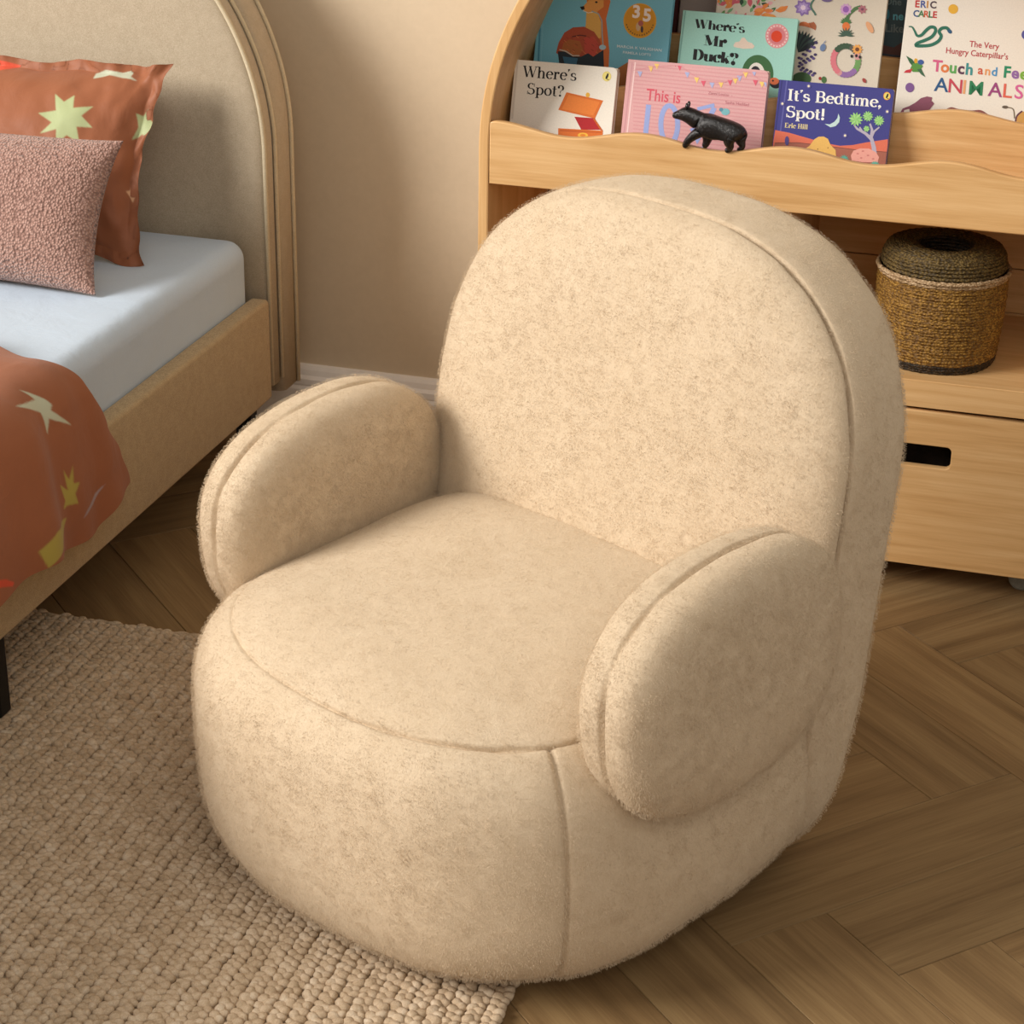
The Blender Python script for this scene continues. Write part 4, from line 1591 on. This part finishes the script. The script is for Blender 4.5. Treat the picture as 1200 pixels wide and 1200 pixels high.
# --- floral book (letters made of flowers)
b = book('tall cream picture book with flower letters and plants, behind the mint book', -0.640, 3.442, 0.7052, LEAN, 0.290, 0.325, 0.016, (214, 204, 186), (200, 186, 160), corner=0.002)
a = Art((1037, 0), (839, 0), (1028, 100), (.2854, .2705), (-.0019, .2496), (.2893, .1291))
a.clipr = (0.001, .2885, .004, .322)
rnd = random.Random(5)
GR = [(60, 110, 62), (96, 146, 84), (44, 78, 56), (120, 168, 120)]
for k in range(46):
    u = rnd.uniform(838, 905)
    v = rnd.uniform(-14, 16)
    a.leaf(u, v, rnd.uniform(6, 13), rnd.uniform(3, 6), rnd.uniform(0, 360), rnd.choice(GR + [(206, 96, 110), (226, 170, 176), (224, 140, 70)]))
    a.z -= 0.000008
a.up()
for k in range(14):
    a.leaf(905 + rnd.uniform(-22, 14), 14 + rnd.uniform(-4, 4), 12, 5, rnd.uniform(-40, 40), rnd.choice([(230, 150, 76), (224, 130, 60), (226, 160, 170)]))
    a.z -= 0.000008
a.up()
for r_, c_ in ((10.5, (136, 110, 172)), (7, (170, 146, 200)), (3.5, (226, 206, 226))):
    for k in range(8):
        a.leaf(942, 9, r_, r_ * .62, k * 45 + 10, c_)
        a.z -= 0.000008
    a.up()
a.stroke([(954 + 3 * sin(x / 4), -12 + x) for x in range(0, 32, 3)], 2.4, (84, 120, 104))
for k in range(9):
    a.leaf(936 + k * 2.2, 30 - k * .6, 11, 4.6, -20 + k * 12, rnd.choice([(190, 84, 66), (170, 96, 60), (210, 118, 70)]))
    a.z -= 0.000008
a.up()
for k in range(7):
    a.leaf(936, 62, 27, 6, -86 + k * 9, (28, 38, 46) if k % 2 == 0 else (48, 70, 66))
    a.z -= 0.000008
a.up()
for (u0, v0, u1, v1) in ((937, 70, 957, 52), (938, 76, 956, 66), (937, 80, 955, 88)):
    for k in range(9):
        t = k / 8
        a.ell(u0 + (u1 - u0) * t, v0 + (v1 - v0) * t + (1.6 if k % 2 else -1.6), 2.1, 1.7, (92, 76, 130) if k % 2 else (62, 50, 92), n=9)
        a.z -= 0.000008
    a.up()
a.ell(940, 93, 11, 8, (52, 86, 46))
a.ell(966, 94, 3, 4, (72, 110, 60))
a.ell(961.5, 92.5, 1.8, 2, (150, 40, 40))
# r
a.stroke([(991, 36), (992, 24), (996, 16), (1003, 10), (1009, 8)], 4, (84, 120, 74))
for k in range(10): a.leaf(992, 11, 7.2, 4.4, k * 36, (206, 160, 206))
a.ell(992, 11, 3.6, 3.8, (150, 96, 178))
for k in range(7): a.leaf(1011, 11, 5.6, 3.2, k * 51, (176, 112, 122))
a.ell(1011, 11, 1.6, 1.6, (120, 70, 90))
for k in range(8): a.leaf(992, 27, 7, 2.6, 190 + k * 23, (74, 120, 70))
a.ell(992, 31, 4.4, 5, (222, 120, 60))
for k in range(9): a.leaf(992, 42, 10, 2, -180 + k * 22.5, (64, 92, 76))
# o
for k in range(30):
    t = k / 30 * 360
    cc = (214, 120, 130) if 130 < t < 225 else (58, 84, 62) if 225 <= t < 290 else (90, 90, 84) if 290 <= t < 330 else (110, 156, 90) if (t < 40) else (144, 108, 164) if t < 110 else (206, 150, 150)
    a.ell(991.5 + 14.5 * cos(radians(t)), 71 + 17 * sin(radians(t)), 3.6, 3.0, cc, rot=t, n=10)
    a.z -= 0.000008
a.up()
for k in range(10): a.leaf(1005, 58, 6.4, 3, k * 36, (230, 164, 84))
a.ell(1005, 58, 2.4, 2.4, (110, 66, 40))
for u, v in ((998.5, 66), (1004, 65.5), (1008, 67)): a.ell(u, v, 1.6, 2, (30, 30, 34), n=8)
a.ell(1019.5, 32, 3.2, 7.4, (222, 164, 120), rot=-28)
a.ell(965, 56, 3.2, 4.6, (104, 126, 164), rot=20)
a.leaf(965, 52, 6, 1, -50, (104, 126, 164))
a.ell(1013, 94.5, 2, 3, (160, 66, 60), rot=-30)
a.ell(970, 0, 6, 2.4, (110, 92, 140))
a.done('cover_print', b)

# --- large white animal book
b = book('large white picture book with rainbow coloured title letters and small animals', -0.3145, 3.418, 0.7052, LEAN, 0.272, 0.300, 0.020, (226, 220, 208), (214, 204, 184), corner=0.004)
a = Art((1064, 0), (1200, 0), (1048, 130), (.0003, .2775), (.1896, .2913), (-.0005, .0945))
a.clipr = (0.002, .270, .004, .298)
P = lambda *q: q
RED, BLUE, GRN, ORG, PUR, PNK = (186, 52, 52), (46, 88, 142), (46, 118, 86), (214, 120, 66), (120, 76, 130), (204, 92, 132)
x = 1072.0
for ch, c in zip('ERIC', (RED, (74, 90, 150), (190, 130, 50), (70, 50, 60))):
    a.text(ch, x, 8.2 + (x - 1072) * .06, 8.2, c, .06, .03)
    x += {'E': 6.4, 'R': 7.2, 'I': 4.2, 'C': 7}[ch]
x = 1070.0
for ch, c in zip('CARLE', ((50, 80, 130), (70, 120, 80), (196, 90, 60), (52, 110, 70), RED)):
    a.text(ch, x, 19.2 + (x - 1072) * .06, 7.6, c, .06, .03)
    x += {'C': 6.2, 'A': 6.0, 'R': 5.8, 'L': 5.0, 'E': 5}[ch]
a.ell(1117.5, 10.5, 5.8, 5.6, (220, 170, 56), n=24)
a.text('The Very', 1136.5, 54, 7.2, (178, 60, 66), .09, .012, .92)
a.text("Hungry Caterpillar's", 1108.5, 61.5, 7.0, (178, 60, 66), .1, .012, .93)
x, y = 1093.0, 82.5
for ch, c in zip('Touch', (PNK, ORG, (92, 160, 84), (90, 56, 80), (60, 140, 140))):
    a.text(ch, x, y, 13.4, c, .09, .03)
    x += {'T': 9.6, 'o': 10, 'u': 10, 'c': 9, 'h': 10}[ch]
    y += .9
for ch, xx, yy, c in (('a', 1146.5, 85.6, (198, 88, 60)), ('n', 1154.3, 86.6, (222, 150, 90)), ('d', 1162.3, 87.4, (70, 140, 190))):
    a.text(ch, xx, yy, 10.4, c, .09, .02)
for ch, xx, yy, c in (('F', 1176, 89.2, (38, 134, 96)), ('e', 1185.6, 90, (140, 100, 160)), ('e', 1195.4, 91, (120, 170, 60)), ('l', 1205.4, 92, (60, 110, 170))):
    a.text(ch, xx, yy, 13.4, c, .09, .03)
for ch, xx, yy, c in (('A', 1095.2, 105.8, (36, 84, 130)), ('N', 1110.4, 107.2, (190, 70, 84)), ('I', 1127.4, 108.6, (222, 160, 110)), ('M', 1134.6, 109.4, (40, 122, 80)), ('A', 1158.6, 111, (150, 66, 120)), ('L', 1174.6, 112.4, (214, 98, 80)), ('S', 1188.8, 113.4, (206, 96, 150))):
    a.text(ch, xx, yy, 16.6, c, .085, .010, 1.06)
# snake
sn = [(1065, 31), (1069, 31.5), (1072, 36), (1075, 41.5), (1080, 41), (1086, 35), (1091, 31.5), (1096, 32.5), (1096.5, 37), (1092, 43), (1084, 47), (1076, 50), (1073.5, 53), (1080, 53.5), (1091, 52.5), (1100, 48), (1103.5, 42), (1101, 37), (1104, 33), (1110, 32.5), (1114, 37)]


def smooth(pts, k=4):
    out = []
    for i in range(len(pts) - 1):
        p0, p1, p2, p3 = pts[max(i - 1, 0)], pts[i], pts[i + 1], pts[min(i + 2, len(pts) - 1)]
        for j in range(k):
            t = j / k
            out.append(tuple(.5 * ((2 * p1[d]) + (-p0[d] + p2[d]) * t + (2 * p0[d] - 5 * p1[d] + 4 * p2[d] - p3[d]) * t * t + (-p0[d] + 3 * p1[d] - 3 * p2[d] + p3[d]) * t ** 3) for d in (0, 1)))
    return out + [pts[-1]]


sp_ = smooth(sn)
a.stroke(sp_, [1.2 + 2.6 * min(1, i / 18) for i in range(len(sp_))], (40, 106, 86))
a.ell(1113.5, 36.5, 3, 2.2, (44, 84, 120), rot=40)
# parrot
a.poly([(1062, 65), (1069, 69), (1073, 74), (1071, 79), (1066, 73)], (50, 96, 60))
a.poly([(1070, 74), (1078, 73), (1082, 77), (1078, 84), (1070, 84), (1067, 80)], (84, 140, 60))
a.ell(1079.5, 72.5, 3.6, 3, (56, 86, 150))
a.ell(1073.5, 71, 2, 3, (214, 160, 40))
a.poly([(1075, 81), (1080, 80), (1085, 90), (1080, 87)], (60, 100, 70))
a.poly([(1070, 80), (1067, 85), (1059, 85), (1062, 82)], (190, 50, 60))
a.ell(1066.5, 102.3, 5.3, 5.6, (122, 84, 142), n=24)
a.ell(1203, 40, 5.6, 5.8, (84, 84, 150), n=24)
# lizard-like purple animal and brown tails at the foot
a.poly([(1054, 134), (1058, 127), (1066, 124), (1073, 120), (1080, 114.5), (1087, 112.5), (1093, 113.5), (1092, 119), (1086, 122), (1093, 118), (1095.5, 121), (1090, 128), (1082, 131), (1078, 136), (1068, 138), (1060, 136)], (132, 76, 96))
a.poly([(1058, 136), (1060, 129), (1066, 127.5), (1067, 137)], (224, 216, 204))
a.stroke(smooth([(1110, 129), (1116, 126.5), (1124, 128.5), (1140, 130), (1150, 129.5), (1158, 134), (1164, 136.5)]), 3.4, (130, 76, 70))
a.stroke(smooth([(1178, 124), (1186, 125), (1189, 128), (1190, 137)]), 1.2, (110, 96, 70))
a.ell(1179, 124, 3.6, 1.8, (96, 84, 70))
a.poly([(1190, 145), (1192, 134), (1198, 128.5), (1206, 130), (1206, 150)], (196, 150, 80))
a.stroke(smooth([(1191, 142), (1193, 134), (1199, 128.5)]), 2, (96, 56, 66))
a.done('cover_print', b)

# --- back row
b = book('dark teal picture book partly hidden between the cream and white books', -0.470, 3.560, 0.7352, radians(14), 0.170, 0.262, 0.014, (52, 84, 92), (190, 180, 160), corner=0.002)
a = Art((1038, 0), (1066, 0), (1033, 70), (.1065, .2204), (.1474, .2234), (.1112, .1188))
a.clipr = (0.001, .169, .004, .26)
a.text('ne', 1046.5, 23.5, 9.5, (120, 214, 236), .05, .03)
a.ell(1040.5, 17, 2.6, 6, (60, 150, 176))
a.text('One', 1037, 6, 8, (120, 150, 156), .05, .02)
a.text('Like', 1037.5, 37.5, 9.5, (132, 150, 150), .05, .02)
a.poly([(1030, 52), (1048, 56), (1060, 48), (1062, 78), (1030, 76)], (110, 70, 60))
a.poly([(1030, 62), (1060, 66), (1060, 78), (1030, 76)], (70, 76, 84))
a.done('cover_print', b)
book('dark maroon book, a narrow strip showing between the blue and mint books', -0.850, 3.560, 0.7352, radians(14), 0.124, 0.270, 0.014, (74, 26, 26), (190, 180, 160), corner=0.002)
book('plain grey book mostly hidden behind the mint green book', -0.722, 3.560, 0.7352, radians(14), 0.190, 0.268, 0.014, (158, 146, 138), (190, 180, 160), corner=0.002)

# ------------------------------------------------------------------ woven basket
bk = thing('woven_basket', 'round mustard coiled basket with a ring-shaped olive lid on the lower shelf', 'basket', (-0.203, 3.392, 0.3915))


def coils(name, prof_fn, n, r, mat, seg=84, tw=0.0007, par=bk, phase=0.0):
    """stack of coiled rope turns following a profile, each turn a torus-like ridge"""
    V, F = [], []
    for k in range(n):
        R, z = prof_fn(k / max(1, n - 1))
        off = len(V)
        m = 6
        for j in range(m):
            t = 2 * pi * j / m
            for i in range(seg):
                a_ = 2 * pi * i / seg
                rr = r * (1 + 0.16 * sin(i * pi + j) + random.uniform(-.06, .06))
                wob = 0.0006 * sin(a_ * 5 + k * 2.1)
                V.append(((R + wob + rr * cos(t)) * cos(a_), (R + wob + rr * cos(t)) * sin(a_), z + rr * sin(t)))
        for j in range(m):
            for i in range(seg):
                F.append((off + j * seg + i, off + j * seg + (i + 1) % seg, off + ((j + 1) % m) * seg + (i + 1) % seg, off + ((j + 1) % m) * seg + i))
    bm = bmesh.new()
    bm.from_mesh(mesh(V, F, True))
    return mkobj(name, bm_mesh(bm, True), mat, par)


coils('foot_coils', lambda t: (0.098 + 0.003 * t, 0.0034 + 0.010 * t), 3, 0.0034, M_BASKD)
coils('wall_coils', lambda t: (0.101 + 0.0065 * sin(t * pi * .6), 0.018 + 0.132 * t), 26, 0.0036, M_BASK)
coils('rim_coils', lambda t: (0.1085 + 0.002 * t, 0.156 + 0.006 * t), 2, 0.0042, M_BASKP)


def lidp(t):
    if t < .4:
        a_ = t / .4 * pi / 2
        return 0.090 + 0.0135 * cos(a_), 0.168 + 0.030 * sin(a_)
    b_ = (t - .4) / .6
    return 0.090 - 0.040 * b_, 0.198 + 0.003 * sin(b_ * pi)


lid = coils('ring_lid', lidp, 19, 0.0034, M_BASKL)
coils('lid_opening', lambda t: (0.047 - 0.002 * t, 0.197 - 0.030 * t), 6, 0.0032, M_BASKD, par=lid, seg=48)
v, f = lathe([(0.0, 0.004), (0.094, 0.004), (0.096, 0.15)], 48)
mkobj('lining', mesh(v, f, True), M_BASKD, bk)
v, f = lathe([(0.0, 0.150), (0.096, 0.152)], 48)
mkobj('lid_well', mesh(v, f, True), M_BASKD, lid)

# ------------------------------------------------------------------ toy bear
bear = thing('toy_bear', 'small glossy black toy bear walking along the wavy front lip', 'toy', (-0.5870, 3.2670, 0.7455))


def skin(name, nodes, edges, mat, parent, sub=2):
    me = bpy.data.meshes.new(name)
    me.from_pydata([n_[:3] for n_ in nodes], edges, [])
    o = mkobj(name, me, mat, parent)
    md = o.modifiers.new('skin', 'SKIN')
    md.use_smooth_shade = True
    sk = me.skin_vertices[0].data if me.skin_vertices else None
    if sk is None:
        bm = bmesh.new()
        bm.from_mesh(me)
        bm.verts.layers.skin.verify()
        bm.to_mesh(me)
        bm.free()
        sk = me.skin_vertices[0].data
    for s_, n_ in zip(sk, nodes):
        s_.radius = (n_[3], n_[4] if len(n_) > 4 else n_[3])
    sk[0].use_root = True
    md2 = o.modifiers.new('sub', 'SUBSURF')
    md2.levels = md2.render_levels = sub
    return o


N = [
    (0.030, 0, 0.0365, .0185, .0205),
    (0.010, 0, 0.0375, .0185, .0200),
    (-0.012, 0, 0.0405, .0175, .0205),
    (-0.026, 0, 0.0460, .0155, .0175),
    (-0.039, 0, 0.0530, .0142, .0150),
    (-0.051, 0, 0.0575, .0142, .0145),
    (-0.0625, 0, 0.0535, .0076, .0072),
    (-0.0725, 0, 0.0520, .0056, .0050),
    (0.042, 0, 0.0320, .0145, .0175),
    (0.049, 0, 0.0260, .0065, .0070),
    (-0.022, -.0095, 0.0320, .0105), (-0.034, -.0095, 0.0235, .0082), (-0.0435, -.0080, 0.0135, .0064), (-0.0465, -.0065, 0.0055, .0058), (-0.0500, -.006, 0.0035, .0040),
    (-0.010, .0090, 0.0280, .0100), (-0.0125, .008, 0.0160, .0082), (-0.0150, .006, 0.0060, .0064), (-0.0195, .005, 0.0030, .0044),
    (0.030, -.0105, 0.0270, .0125), (0.0245, -.0095, 0.0180, .0098), (0.0300, -.008, 0.0095, .0066), (0.0260, -.006, 0.0042, .0056), (0.0195, -.006, 0.0032, .0042),
    (0.044, .0095, 0.0260, .0120), (0.0410, .008, 0.0170, .0092), (0.0470, .007, 0.0095, .0062), (0.0435, .005, 0.0040, .0054), (0.0375, .005, 0.0032, .0040),
]
E_ = [(0, 1), (1, 2), (2, 3), (3, 4), (4, 5), (5, 6), (6, 7), (0, 8), (8, 9), (2, 10), (10, 11), (11, 12), (12, 13), (13, 14), (2, 15), (15, 16), (16, 17), (17, 18), (0, 19), (19, 20), (20, 21), (21, 22), (22, 23), (0, 24), (24, 25), (25, 26), (26, 27), (27, 28)]
BS = 1.0
skin('body', N, E_, M_BEAR, bear, 3)
for sy in (-1, 1):
    vv, ff = lathe([(0.0001, .0046), (0.0022, .0042), (0.0034, .0022), (0.0032, 0), (0.002, -.002)], 12)
    o = mkobj('ear', mesh([(q[0] * .8, q[1] * 1.5, q[2] * 1.5) for q in vv], ff, True), M_BEAR, bear, (-0.0465, sy * .0078, 0.0695), (sy * -.25, 0, 0))
    me_, mf = lathe([(0.00001, .0010), (0.0007, .0007), (0.0010, 0), (0.0007, -.0007), (0.00001, -.001)], 10)
    mkobj('eye', mesh(me_, mf, True), plain((70, 64, 56), 0.2), bear, (-0.0598, sy * .0078, 0.0600))
